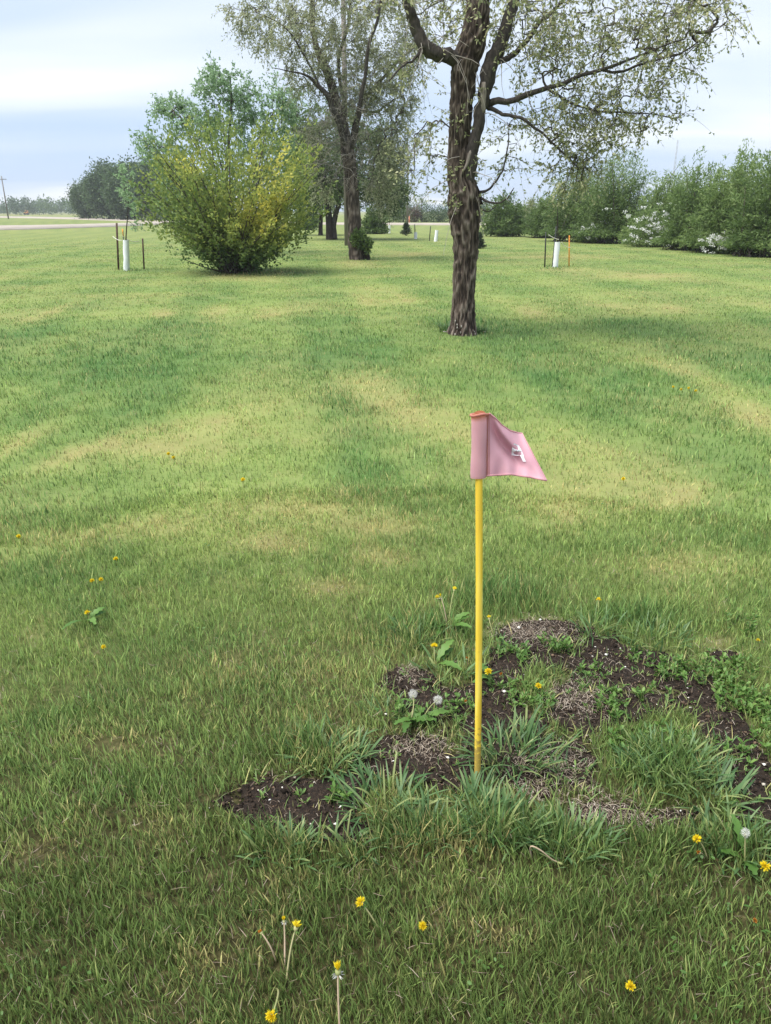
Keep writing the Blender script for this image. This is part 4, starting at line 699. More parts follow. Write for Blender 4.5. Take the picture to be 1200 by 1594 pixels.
def treeline():
    parts = []; tints = []
    for k in range(150):
        px = rng.uniform(-300, 1500) if k > 60 else rng.uniform(-20, 125); Y = rng.uniform(380, 520); c = P(px, 334, Y); H = rng.uniform(3.5, 9) if px > 0 else 5; w = H * rng.uniform(.3, .7)
        n = 120; q = unit(rng.normal(size=(n, 3))) * (rng.uniform(0, 1, n) ** .45)[:, None]; b = np.array([c[0], c[1], H * .55]) + q * np.array([w, w, H * .5]); parts.append(leaves(b, rng.normal(size=(n, 3)), H * .16, H * .09)); tints.append(np.repeat(np.clip(rng.uniform(0, .6) + rng.uniform(0, .4, n), 0, 1), 4))
    V, F = join(parts); tag(mk('distant_tree_line', V, F, M['farleaf'], attrs={'tint': np.concatenate(tints)}, kind='stuff'), 'low hazy line of trees on the horizon')
treeline()
def conifer(lab, px, py, hw, top, lop=False):
    g = G(px, py); s = mpp(g[1]); H = P(px, top, g[1])[2]; g[2] = float(gz(g[0], g[1])); t = thing('small_conifer', lab, 'conifer', g)
    V, F = tubes(np.array([g + [0, 0, -.02], g + [0, 0, H * .5], g + [0, 0, H]]), np.array([.05, .03, .006]), 7); mk('trunk', V, F, M['bark2'], t)
    n = 90; u = rng.uniform(.04, .95, n); a = rng.uniform(0, 6.28, n); L = hw * s * (1 - u * .85) * rng.uniform(.6, 1.15, n)
    st = g + np.stack([0 * u, 0 * u, u * H], 1); dv = np.stack([np.cos(a), np.sin(a), .25 + 0 * a], 1) * L[:, None]; x = np.linspace(0, 1, 4)[None, :, None]
    V, F = tubes(st[:, None] + dv[:, None] * x, np.tile(np.linspace(.012, .004, 4), (n, 1)), 4); mk('branch', V, F, M['twig'], t)
    k = 26; uu = rng.uniform(.15, 1, (n, k)); b = (st[:, None] + dv[:, None] * uu[..., None]).reshape(-1, 3); D = np.repeat(unit(dv), k, 0) * .6 + rng.normal(0, .6, (n * k, 3)); leaf_obj(b, D, .10, .03, M['needle'], t, rng.uniform(0, 1, n * k))
conifer('small dark conifer standing beside the far white sapling guards', 632, 367, 11, 346); conifer('small conifer peeping out behind the big trunk on its right', 745, 387, 12, 362)

# ------------------------------------------------------------------ poles and masts
def util_pole(lab, px, Y, top, r, arm=True, name='utility_pole'):
    c = P(px, 340, Y); c[2] = 0; H = P(px, top, Y)[2]; t = thing(name, lab, 'pole', c)
    V, F = tubes(np.array([c + [0, 0, -.1], c + [0, 0, H * .5], c + [0, 0, H]]), np.array([r, r * .85, r * .7]), 10); mk('shaft', V, F, M['poleTimber'], t, smooth=True)
    if arm:
        mk('crossarm', *box(c + [0, -.16, H - .7], (2.2, .10, .12)), M['poleTimber'], t)
        for dx in (-.95, -.4, .4, .95): mk('insulator', *tubes(np.array([c + [dx, -.16, H - .64], c + [dx, -.16, H - .52], c + [dx, -.16, H - .42]]), np.array([.03, .06, .03]), 8), M['steel'], t)
    return t
util_pole('tall grey utility pole seen through the second tree crown', 540, 41, -60, .15)
util_pole('thin distant utility pole left of the big trunk', 634, 100, 225, .13)
util_pole('leaning distant utility pole at the far left', 13, 190, 274, .15)
def mast(lab, px, Y, top):
    c = P(px, 340, Y); c[2] = 0; H = P(px, top, Y)[2]; t = thing('radio_mast', lab, 'mast', c)
    for k in range(3):
        a = k * 2.094; o = np.array([math.cos(a), math.sin(a), 0]) * .25; mk('leg', *tubes(np.array([c + o, c + o + [0, 0, H * .5], c + o * .6 + [0, 0, H]]), np.array([.06, .05, .04]), 5), M['steel'], t)
    P_ = []
    for z in np.arange(1, H - .5, 1.2):
        for k in range(3):
            a, b = k * 2.094, (k + 1) * 2.094; P_.append(tubes(np.array([c + [math.cos(a) * .24, math.sin(a) * .24, z], c + [math.cos(b) * .24, math.sin(b) * .24, z + .9]]), np.array([.025, .025]), 4))
    V, F = join(P_); mk('bracing', V, F, M['steel'], t)
mast('thin distant mast above the middle of the hedge', 1040, 220, 218)
# far vehicle by the road
def vehicle():
    c = P(42, 338, 420); c[2] = 0; t = thing('orange_vehicle', 'tiny orange machine far off beside the road at left', 'vehicle', c)
    mk('body', *box(c + [0, 0, .95], (2.2, 1.3, .7)), M['orange'], t); mk('cab', *box(c + [.3, 0, 1.75], (1.0, 1.2, .9)), M['orange'], t); mk('window', *box(c + [.3, -.602, 1.8], (.8, .02, .5)), M['glass'], t); mk('window', *box(c + [-.21, 0, 1.8], (.02, .9, .5)), M['glass'], t)
    for dx in (-.75, .7):
        for dy in (-.72, .72): mk('wheel', *tubes(np.array([c + [dx, dy - .12, .45], c + [dx, dy + .12, .45]]), np.array([.45, .45]), 16), M['rubber'], t)
vehicle()
c = G(637, 349); t = thing('marker_post', 'small orange marker post at the foot of the thin utility pole', 'marker', [c[0], c[1], 0])
mk('post', *box([c[0], c[1], .5], (.16, .08, 1.0)), M['redleafpost'], t); mk('base', *box([c[0], c[1], .08], (.5, .4, .16)), M['white'], t)

# ------------------------------------------------------------------ staked saplings
def stake(lab, px, py, top, mat, w=.045, lean=0.0, ptop=None, tip=None, group='stakes round the young trees'):
    g = G(px, py); g[2] = float(gz(g[0], g[1])); H = P(px, top, g[1])[2]; t = thing('stake', lab, 'stake', g, group); dx = (P(ptop or px, top, g[1])[0] - g[0]) / H
    mk('post', *box(g + [0, 0, H / 2 - .05], (w, .008, H + .1), 0, (dx, 0)), mat, t); V, F = box(g + [0, w * .42, H / 2 - .05], (.008, w * .8, H + .1), 0, (dx, 0)); mk('flange', V, F, mat, t)
    n = int(H / .08); P_ = [box(g + [dx * (z + .05), -.008, z], (.016, .010, .018)) for z in np.linspace(.12, H - .05, n)]; V, F = join(P_); mk('stud', V, F, mat, t)
    if tip: mk('painted_tip', *box(g + [dx * (H - .05), 0, H - .06], (w * 1.12, .016, .22)), tip, t)
    return g, H
def guard_tree(lab, px, py, top, ptop, trunk_top, crown, name='sapling', w=.085, leafmat='green', Yadd=0, n=0):
    g = G(px, py); g[2] = float(gz(g[0], g[1])); H = P(px, top, g[1])[2]; t = thing(name, lab, 'sapling', g); dx = P(ptop, top, g[1])[0] - g[0]
    S = 14; th = np.arange(S) * 2 * math.pi / S; rad = w * (1 + .06 * np.sign(np.sin(th * 3.5)))
    C = np.array([g + [dx * u, 0, H * u - .01] for u in np.linspace(0, 1, 8)]); V, F = tubes(C, np.full(8, w), S, disp=(w * .05 * rng.normal(size=(1, 8, S))), cap=False)
    Vi, Fi = tubes(C, np.full(8, w * .88), S, cap=False); V, F = join([(V, F), (Vi, [f[:, ::-1] for f in Fi])]); mk('tree_guard', V, F, M['white'], t, smooth=True)
    if trunk_top:
        pt = P(*trunk_top, g[1]); q = spline([[*g, .022], [*(g + [dx, 0, H]), .018], [*(g * .3 + pt * .7), .012], [*pt, .004]], 14); mk('trunk', *tubes(q[:, :3], q[:, 3], 7), M['bark2'], t, smooth=True)
        if crown:
            T = blob_px([(a, b, 0, rx, ry, .3, k) for a, b, rx, ry, k in crown], g[1]); buf, ch, ld = grow_twigs(list(q[5:]), T); V, F = twig_mesh(buf, ch, ld, .004, 4, .01); mk('branch', V, F, M['twig'], t)
            tips = np.array([buf[i[-1]] for _, i in ch]); dr = np.array([unit(buf[i[-1]] - buf[i[1]]) for _, i in ch]); _, b, d = sprays(tips, dr, 3, .18, 0, 5, .1); leaf_obj(b, d, .08 * rng.uniform(.6, 1.2, len(b)), .05, M[leafmat], t, rng.uniform(0.2, 1, len(b)))
    return g, H, dx
def rope(lab, a, b, sag):
    u = np.linspace(0, 1, 14)[:, None]; C = a * (1 - u) + b * u - np.array([0, 0, 1.]) * sag * 4 * u * (1 - u); V, F = tubes(C, np.full(14, .009), 6); tag(mk('tie_rope', V, F, M['rope'], smooth=True, base=a), lab, 'rope')
g, H, dx = guard_tree('leafy young tree in a white tube guard between two brown stakes at left', 197, 421, 373, 196, (200, 285), [(198, 300, 12, 16, 12), (203, 320, 10, 14, 10), (195, 275, 10, 10, 8), (212, 352, 14, 8, 5), (192, 262, 8, 8, 5)], leafmat='fresh')
ga, Ha = stake('tall rusty brown stake left of the left white guard', 184, 420, 347, M['rust'], .055, ptop=181)
gb, Hb = stake('shorter dark stake right of the left white guard', 224, 419, 371, M['rust'], .045, ptop=221.5)
gc, Hc = stake('thin stake with orange tip behind the left white guard', 193, 411, 359, M['black'], .03, ptop=191, tip=M['orange'])
rope('pale tie from the left guard to the shorter dark stake', g + [.02, -.09, H + .1], gb + [-.05, -.03, Hb - .08], .06); rope('pale tie from the tall rusty stake to the left guard', ga + [-.03, -.03, Ha * .72], g + [-.02, -.09, H * .98], .03)
g, H, dx = guard_tree('bare young tree in a leaning white tube guard beside an orange stake', 864, 416, 376, 868, (869, 300), [(872, 310, 12, 18, 8), (866, 290, 10, 14, 6)], leafmat='elm')
ga, Ha = stake('straight black stake left of the leaning white guard', 848, 416, 361, M['black'], .04, ptop=850)
gb, Hb = stake('leaning black stake tight against the leaning white guard', 860, 416, 352, M['black'], .05, ptop=866)
gc, Hc = stake('thin orange stake right of the leaning white guard', 886, 415, 367, M['orange'], .035, ptop=886.5)
rope('slack white rope from the leaning guard to the orange stake', g + [.12, -.09, H * .98], gc + [-.02, -.03, Hc * .62], .05); rope('white rope from the straight black stake to the leaning black stake', ga + [.04, -.03, Ha * .92], gb + [.12, -.04, Hb * .68], .02)
guard_tree('far white tube guard left of the small conifer, the left one of two', 597, 363, 351, 597, (598, 330), None, w=.09)
guard_tree('far white tube guard left of the small conifer, the right one of two', 606, 363, 350, 606, (607, 325), None, w=.09)
guard_tree('far white tube guard with dark foot right of the small conifer', 647, 372, 361, 647, (646, 348), None, w=.09)
guard_tree('far white tube guard leaning, left of the big trunk', 678, 376, 358, 680, None, None, w=.10)
stake('far dark stake beside the leaning white guard near the big trunk', 668, 375, 352, M['black'], .05, ptop=670); stake('far dark stake close to the guard with the dark foot', 645, 371, 349, M['black'], .04); stake('far dark stake left of the two far white guards', 589, 362, 350, M['black'], .05)

# ------------------------------------------------------------------ the flag
def build_flag():
    pb = on(G(743.5, 1232)); Yp = pb[1]; ptop = P(744.5, 646, Yp + .012); t = thing('golf_flag', 'faded pink flag numbered four on a yellow pole stuck in bare soil', 'flag', pb)
    r = 5.4 * mpp(Yp, .6); u = np.linspace(0, 1, 40)[:, None]; C = (pb - [0, 0, .06]) * (1 - u) + ptop * u; C[:, 0] += .004 * np.sin(u[:, 0] * 3)
    V, F = tubes(C, np.full(40, r), 20); mk('pole', V, F, M['pole'], t, smooth=True)
    top, bot = 643.5, 743
    # sleeve
    n, S = 26, 40; zz = np.linspace(0, 1, n); cx = 745 + 0.6 * np.sin(zz * 5); sl = np.array([P(x, top + (bot - top) * a, Yp + .012) for x, a in zip(cx, zz)])
    hw = np.array([12.0 * mpp(Yp, p[2]) for p in sl]); hw *= 1 + .05 * np.sin(zz * 9) * zz
    th = np.arange(S) * 2 * math.pi / S; dz = np.zeros((1, n, S)); V, F = tubes(sl, hw, S, cap=False)
    V = V.reshape(n, S, 3); V[:, :, 1] = sl[:, None, 1] + (V[:, :, 1] - sl[:, None, 1]) * .72; V[:, :, 1] += .0012 * np.sin(th[None, :] * 3 + zz[:, None] * 7)
    V[0, :, 2] += .004 * np.sin(th * 2 + 1); rim = np.clip(1 - (zz / .10), 0, 1) ** .6; rim[-1] = .25
    fl = None
    # cloth: s from the seam to the fly edge, q from top hem to bottom hem
    ns, nq = 60, 60; s = np.linspace(0, 1, ns)[None, :]; qv = np.linspace(0, 1, nq)[:, None]
    tx = np.interp(s, [0, .08, .2, .4, .6, .8, 1], [757, 762, 769, 781, 793, 804, 812.5]); ty = np.interp(s, [0, .08, .2, .4, .6, .8, 1], [643, 643.5, 649, 662, 670, 673.5, 675])
    bx = 757 + (850.5 - 757) * s; by = np.interp(s, [0, .15, .4, .7, 1], [740.5, 739.5, 738.5, 742.5, 748])
    w = qv ** (1 + .35 * s); PX = tx * (1 - w) + bx * w; PY = ty * (1 - w) + by * w
    # real depth: the fly swings back at the top, and a fold runs down from the seam's top corner
    crease = (qv - (0.02 + 0.95 * s)) ; fold = -0.016 * np.exp(-((crease + .20) / .20) ** 2) * ss(s, 0, .35) * (1 - ss(s, .55, 1)) + 0.022 * np.exp(-((crease - .12) / .17) ** 2) * ss(s, .0, .3) * (1 - ss(s, .42, .8))
    ripple = .006 * np.sin(s * 9 + qv * 4) * s + .004 * np.sin(s * 22 + qv * 3) * ss(qv, .6, 1)
    dep = 0.012 + .075 * s * (1 - qv) ** .8 - .015 * s * qv + fold + ripple
    W3 = np.zeros((nq, ns, 3))
    for i in range(nq):
        for j in range(ns): W3[i, j] = P(PX[i, j], PY[i, j], Yp + dep[i, j])
    th_ = .0012; nrm = np.cross(np.gradient(W3, axis=1), np.gradient(W3, axis=0)); nrm = unit(nrm); nrm *= np.where(nrm[..., 1:2] > 0, -1, 1)
    f = W3 + nrm * th_ / 2; bk = W3 - nrm * th_ / 2; idx = np.arange(nq * ns).reshape(nq, ns); a, b, c, d = idx[:-1, :-1], idx[:-1, 1:], idx[1:, 1:], idx[1:, :-1]
    ff = np.stack([a, d, c, b], -1).reshape(-1, 4); o = nq * ns; fb = ff[:, ::-1] + o
    ring = np.concatenate([idx[0], idx[1:, -1], idx[-1, -2::-1], idx[-2:0, 0]]); rn = np.roll(ring, -1); fe = np.stack([ring, rn, rn + o, ring + o], -1)
    rimc = np.maximum.reduce([np.exp(-(qv / .03) ** 2) * (.95 - .75 * s), 0.75 * np.exp(-((s - .015) / .014) ** 2) + 0 * qv, 0.9 * np.exp(-((s / .10) ** 2 + (qv / .10) ** 2))]); rimc = np.clip(rimc, 0, 1)
    fl = mk('flag', np.concatenate([f.reshape(-1, 3), bk.reshape(-1, 3)]), [ff, fb, fe], M['flag'], t, {'rim': np.tile(rimc.ravel(), 2)}, smooth=True)
    mk('sleeve', V.reshape(-1, 3), F, M['flag'], fl, {'rim': np.repeat(rim, S)}, smooth=True)
    # hems: doubled cloth along the edges
    def hem(path, name='hem', w=.0045):
        q = np.array(path); V, F = tubes(q, np.full(len(q), w * .55), 8); mk(name, V, F, M['flag'], fl, {'rim': np.full(len(V), .22 if name == 'hem' else .75)}, smooth=True)
    hem(f[-1] , 'hem'); hem(f[:, -1], 'hem', .0032); hem(f[0, 4:], 'hem', .0034)
    hem([P(745 + 12.2 * math.cos(a), 646.2 - 1.4 * math.sin(a * 2), Yp + .012 - 12.2 * math.sin(a) * mpp(Yp, 1) * .72) for a in np.linspace(0, 6.283, 30)], 'top_binding', .006)
    for jx in (1, 3): hem([f[i, jx] + nrm[i, jx] * .001 for i in range(0, nq)], 'stitching', .0012)
    # the printed number
    outer = [(797.8, 689.5), (805.8, 693.5), (811.5, 702.8), (819.4, 719.4), (815.6, 719.0), (810.4, 708.6), (795.8, 708.0)]; hole = [(802.2, 699.4), (802.0, 701.8), (804.2, 701.7), (803.7, 699.9)]
    cc = np.mean(outer, 0); outer = [tuple(cc + (np.array(p) - cc) * .94) for p in outer]; hole = [tuple(cc + (np.array(p) - cc) * .9) for p in hole]
    def onflag(p):
        w_ = np.exp(-((PX - p[0]) ** 2 + (PY - p[1]) ** 2) / 3.0); w_ /= w_.sum(); i, j = divmod(np.argmax(w_), ns); e = P(p[0], p[1], Yp + (dep * w_).sum()); return e + nrm[i, j] * .0028
    def dens(l): return [tuple(np.array(l[k]) * (1 - x) + np.array(l[(k + 1) % len(l)]) * x) for k in range(len(l)) for x in (0, .34, .67)]
    lo = [dens(outer), dens(hole)]; tri = tessellate_polygon([[Vector((x, y, 0)) for x, y in l] for l in lo]); pts = np.array([onflag(p) for l in lo for p in l])
    mk('number', pts, [np.array(tri)], M['print'], fl)
build_flag()

# ------------------------------------------------------------------ plants in and round the bare soil
def grass_clump(lab, px, py, wpx, n, lmin, lmax, wid=.0062, tilt=(.15, 1.0), bend=(.3, 1.3), tint=(.1, .8), group='broad-bladed grass clumps round the soil', head=None):
    n = int(n * .74); g = on(G(px, py)); s = mpp(g[1], 0); R_ = wpx * s * .42
    a = rng.uniform(0, 6.283, n); r = R_ * np.sqrt(rng.uniform(0, 1, n)); b = np.stack([g[0] + r * np.cos(a), g[1] + r * np.sin(a) * .8, np.zeros(n)], 1); b[:, 2] = gz(b[:, 0], b[:, 1]) - .004
    wid *= 1.18; lmin *= .82; lmax *= .84
    da = a + rng.normal(0, .7, n) if head is None else rng.normal(head, .6, n)
    V, F, m = blades_at(b, rng.uniform(lmin, lmax, n), wid * rng.uniform(.6, 1.3, n), rng.uniform(*tilt, n), rng.uniform(*bend, n), da, 5, .5)
    t = rng.uniform(*tint, n); t = np.where(rng.uniform(0, 1, n) < .16, 1.0, t)
    tag(mk('grass_clump', V, F, M['quack'], None, {'tint': np.repeat(t, m)}, smooth=True, base=g), lab, 'grass', group)
for a in [('sprawling blue-green grass clump on the soil left of the pole foot', 596, 1262, 130, 110, .09, .17, .0075, (.3, 1.25), (.2, 1.1)),
          ('wide leafy grass clump at the upper left edge of the soil', 510, 1180, 150, 190, .06, .12, .0068, (.2, 1.1)),
          ('grass clump at the lower left edge of the soil', 440, 1330, 100, 80, .06, .11, .0068, (.2, 1.1)),
          ('tall green grass clump just right of the yellow pole', 800, 1182, 150, 190, .10, .18, .0065, (.1, .9)),
          ('dark lush grass tuft at the very foot of the pole', 742, 1262, 60, 60, .09, .16, .0072, (.1, .8)),
          ('dense dark grass strip below the pole, left part', 672, 1300, 130, 150, .08, .13, .006, (.1, .8)), ('dense dark grass strip below the pole, middle part', 775, 1300, 140, 170, .09, .15, .006, (.1, .7)),
          ('dense dark grass strip below the pole, right part', 885, 1322, 140, 150, .08, .13, .006, (.1, .7)),
          ('big mixed grass clump on the right side of the soil', 1045, 1205, 150, 200, .08, .15, .0066, (.2, 1.1)), ('sprawling pale grass clump at the lower right of the soil', 1105, 1245, 130, 90, .10, .17, .0075, (.5, 1.35), (.1, .8)),
          ('flat star of blue-green blades on the soil left of the pole', 702, 1052, 100, 46, .08, .14, .0088, (.6, 1.3), (.0, .7)), ('drooping grass tuft at the top edge of the soil', 925, 985, 80, 70, .08, .14, .0060, (.3, 1.1), (.3, 1.2)),
          ('bushy grass tuft at the top right edge of the soil', 1015, 1000, 120, 120, .08, .13, .0056, (.2, 1.0)), ('grass tuft left of the dandelion pair above the soil', 640, 1000, 110, 120, .07, .12, .0056, (.1, .9)),
          ('small grass tuft between straw and soil right of the pole', 985, 1205, 60, 50, .07, .12, .0056, (.2, 1.0)), ('grass tuft at the lower right corner below the soil', 1140, 1325, 130, 120, .07, .13, .006, (.2, 1.0)),
          ('small blue-green tuft lowest on the soil, left of the pole', 545, 1330, 80, 60, .07, .12, .0065, (.2, 1.1))]:
    grass_clump(*a)
def leaf6(b, D, L, W_, up=None):
    n = len(b); D = unit(D); S = unit(np.cross(D, np.array([0, 0, 1.]) + rng.normal(0, .35, (n, 3)))); U = np.cross(S, D); L = np.broadcast_to(L, (n,))[:, None]; W_ = np.broadcast_to(W_, (n,))[:, None]
    a = b + D * L * .28; c = b + D * L * .68
    V = np.stack([b, a + S * W_ * .42 + U * W_ * .10, c + S * W_ * .46 + U * W_ * .12, b + D * L - U * L * .10, c - S * W_ * .46 + U * W_ * .12, a - S * W_ * .42 + U * W_ * .10], 1).reshape(-1, 3); o = np.arange(n)[:, None] * 6
    return V, [np.concatenate([o + np.array([0, 3, 2, 1]), o + np.array([0, 5, 4, 3])])]
def weed(lab, px, py, wpx, hpx, n, leaf=(.022, .010), h=.05, name='weed_plant', group=None, tint=(0, 1)):
    """leafy low plant: short stems carrying ovate leaves"""
    g = on(G(px, py)); s = mpp(g[1], 0); ns = max(3, n // 9); a = rng.uniform(0, 6.283, ns); r = np.sqrt(rng.uniform(0, 1, ns))
    gy = abs(G(px, py - hpx / 2)[1] - G(px, py + hpx / 2)[1]) / 2
    st = np.stack([g[0] + r * np.cos(a) * wpx * s * .5, g[1] + r * np.sin(a) * gy, np.zeros(ns)], 1); st[:, 2] = gz(st[:, 0], st[:, 1]) - .003; tip = st + np.stack([rng.normal(0, .012, ns), rng.normal(0, .012, ns), h * rng.uniform(.5, 1.2, ns)], 1)
    t = thing(name, lab, 'weed', g, group); x = np.linspace(0, 1, 3)[None, :, None]; V, F = tubes(st[:, None] * (1 - x) + tip[:, None] * x, np.tile(np.array([.0016, .0014, .0008]), (ns, 1)), 4); mk('stem', V, F, M['stem'], t)
    k = n // ns; u = rng.uniform(.15, 1, (ns, k)); b = (st[:, None] * (1 - u[..., None]) + tip[:, None] * u[..., None]).reshape(-1, 3); aa = rng.uniform(0, 6.283, len(b)); el = rng.uniform(.0, .9, len(b)) + .5 * u.ravel()
    D = np.stack([np.cos(aa), np.sin(aa), el], 1); V, F = leaf6(b, D, leaf[0] * rng.uniform(.6, 1.25, len(b)), leaf[1] * rng.uniform(.7, 1.2, len(b))); mk('foliage', V, F, M['weed'], t, {'tint': np.repeat(rng.uniform(*tint, len(b)), 6)}, smooth=False)
for a in [('bright green leafy weed cushion in the middle of the dark soil', 952, 1112, 70, 34, 170), ('long bright green leafy weed mat at the right edge of the soil, upper part', 1075, 1062, 110, 40, 260), ('bright green leafy weed mat at the right edge of the soil, lower part', 1150, 1098, 90, 46, 330),
          ('leafy weed patch above the big right grass clump', 1010, 1165, 130, 50, 300), ('low leafy weed patch right of the pole at half height of the soil', 800, 1028, 70, 30, 150), ('dark leafy weed mat just right of the pole', 795, 1085, 100, 40, 260, (.018, .009), .04),
          ('dark leafy weed mat just left of the pole', 712, 1115, 60, 44, 150, (.018, .009), .04), ('small leafy weed beside the drooping grass tuft', 880, 1018, 40, 20, 60), ('leafy weed left of the long weed mat', 1040, 1050, 60, 40, 120), ('row of leafy sprouts between soil and straw, far left', 510, 1252, 60, 26, 60),
          ('leafy weed at the right edge of the photo beside the soil', 1195, 1160, 50, 60, 130), ('tall leafy weed behind the soil near the right edge', 1165, 985, 70, 34, 150, (.022, .009), .07), ('leafy weeds under the two white seed heads', 655, 1128, 60, 22, 90, (.02, .008), .05)]:
    weed(*a)
px0, py0 = rng.uniform(380, 1195, 900), rng.uniform(985, 1300, 900); gg = np.array([G(a, b) for a, b in zip(px0, py0)]); so = lawn(gg[:, 0], gg[:, 1])[3]; k = np.where(so > .9)[0][:90]
for a in [('leafy sprig cluster on the soil above the bright weed cushion', 915, 1058, 50, 26, 70), ('small pale seedling cluster in the middle of the soil', 935, 1082, 60, 18, 60, (.026, .009), .035), ('leafy sprig at the top of the soil under the drooping tuft', 990, 1030, 34, 20, 46), ('leafy sprigs right of the bright weed cushion', 1015, 1092, 50, 26, 70),
          ('wide bright weed mat above the right soil edge', 1120, 1050, 120, 40, 330), ('bright weed mat touching the right edge of the photo', 1185, 1112, 70, 44, 240), ('low weeds between the dark weed mat and the straw', 842, 1105, 60, 30, 90), ('low weeds at the top left of the soil', 850, 1010, 50, 22, 80), ('sprigs on the soil right of the big grass clump', 1150, 1190, 60, 40, 60), ('low weeds left of the pole above the seed heads', 640, 1110, 60, 26, 90)]:
    weed(*a)
for a in [('thin short grass tuft on the soil behind the bright weed cushion', 880, 1060, 60, 34, .04, .08, .004), ('thin short grass tuft in the straw right of the pole', 890, 1205, 70, 40, .04, .09, .0045), ('short grass tuft left of the two white seed heads', 600, 1120, 90, 70, .05, .09, .0045), ('short grass tuft on the soil near the right edge', 1125, 1165, 50, 30, .04, .08, .0045), ('short grass tuft right behind the pole', 775, 1010, 70, 50, .04, .08, .0045),
          ('untrimmed grass at the left foot of the big trunk', 693, 517, 22, 150, .10, .24, .010, (.05, .6)), ('untrimmed grass at the right foot of the big trunk', 747, 519, 22, 150, .08, .20, .010, (.05, .6))]:
    grass_clump(*a)
for i in k: weed('tiny green seedling coming up from the dark bare soil', px0[i], py0[i], 8, 4, int(rng.integers(4, 11)), (.016 * rng.uniform(.8, 1.4), .006), .022, 'seedling', 'seedlings on the bare soil')

# ------------------------------------------------------------------ dandelions
def dandelion(lab, head, base, kind='open', h=.10, size=1.0, leaf=0, group='dandelions', extra=()):
    g = on(G(*base)); t = thing('dandelion', lab, 'dandelion', g, group)
    for (hx, hy, kd, hh, sz) in [(head[0], head[1], kind, h, size)] + list(extra):
        e = G(hx, hy, hh + g[2]); c = (g + e) / 2 + np.array([rng.normal(0, .006), rng.normal(0, .006), .35 * np.linalg.norm((e - g)[:2])])
        u = np.linspace(0, 1, 12)[:, None]; C = (1 - u) ** 2 * g + 2 * u * (1 - u) * c + u ** 2 * e; V, F = tubes(C, np.linspace(.0023, .0017, 12), 8); mk('flower_stalk', V, F, M['stempink'] if kd in ('bud', 'wilt') else M['stem'], t, smooth=True)
        ax = unit(unit(C[-1] - C[-3]) + np.array([0, -.25, .5])); a1 = unit(np.cross(ax, np.array([.3, 1, .1]))); a2 = np.cross(ax, a1)
        def ringv(n, el): th = rng.uniform(0, 6.283, n); return np.cos(el)[:, None] * (np.cos(th)[:, None] * a1 + np.sin(th)[:, None] * a2) + np.sin(el)[:, None] * ax
        q = np.array([e - ax * .012 * sz, e - ax * .006 * sz, e + ax * .001 * sz]); V, F = tubes(q, np.array([.002, .0052, .0058]) * sz, 9); hd = mk('flower_head', V, F, M['stem'], t, smooth=True)
        if kd == 'puff':
            n = 520; d = unit(rng.normal(size=(n, 3))); b = e + ax * .006 + d * rng.uniform(.006, .014, n)[:, None] * sz; V, F = leaves(b, d + rng.normal(0, .8, (n, 3)), .0085 * sz, .0009 * sz); mk('fluff', V, F, M['puff'], hd, {'tint': np.repeat(rng.uniform(0, 1, n), 4)}); continue
        m_ = M['wilt'] if kd == 'wilt' else M['petal']; n = {'open': 110, 'half': 60, 'bud': 46, 'wilt': 40}[kd]; lo, hi, ln = {'open': (.05, 1.45, .0135), 'half': (.75, 1.5, .015), 'bud': (1.15, 1.56, .017), 'wilt': (.7, 1.5, .009)}[kd]
        el = rng.uniform(lo, hi, n); d = ringv(n, el); b = e - ax * .001 + d * .002; V, F = leaves(b, d + rng.normal(0, .08, (n, 3)), ln * sz * rng.uniform(.75, 1.1, n), .0036 * sz); mk('petal', V, F, m_, hd, {'tint': np.repeat(np.clip(.15 + .6 * rng.uniform(0, 1, n) + (.2 if kd == 'half' else 0), 0, 1), 4)})
        n = 14; d = ringv(n, rng.uniform(-.6, .3, n)); V, F = leaves(e - ax * .006 * sz + d * .004 * sz, d - ax * .3, .010 * sz, .0026 * sz); mk('bract', V, F, M['puff'] if kd == 'bud' else M['weed'], hd, {'tint': np.repeat(rng.uniform(0, 1, n), 4)})
    for _ in range(leaf):
        a = rng.uniform(0, 6.283); L = rng.uniform(.07, .14); sg = 10; u = np.linspace(0, 1, sg); th = np.linspace(.5, 1.75, sg) + rng.normal(0, .1); st = np.stack([np.sin(th) * math.cos(a), np.sin(th) * math.sin(a), np.cos(th)], 1) * L / sg
        mid = g + np.cumsum(st, 0); mid[:, 2] = np.maximum(mid[:, 2], float(gz(g[0], g[1])) + .006); sd = np.array([-math.sin(a), math.cos(a), .15]); w = .016 * np.sin(np.clip(u * 1.05, 0, 1) * 2.9) ** .8 * (.55 + .45 * (np.arange(sg) % 2)) + .0012
        V = np.concatenate([mid - sd * w[:, None] + [0, 0, .003], mid, mid + sd * w[:, None] + [0, 0, .003]]); i = np.arange(sg - 1); F = [np.concatenate([np.stack([i, i + 1, i + 1 + sg, i + sg], -1), np.stack([i + sg, i + 1 + sg, i + 1 + 2 * sg, i + 2 * sg], -1)])]
        mk('leaf', V, F, M['weed'], t, {'tint': np.full(len(V), rng.uniform(.1, .7))}, smooth=True)
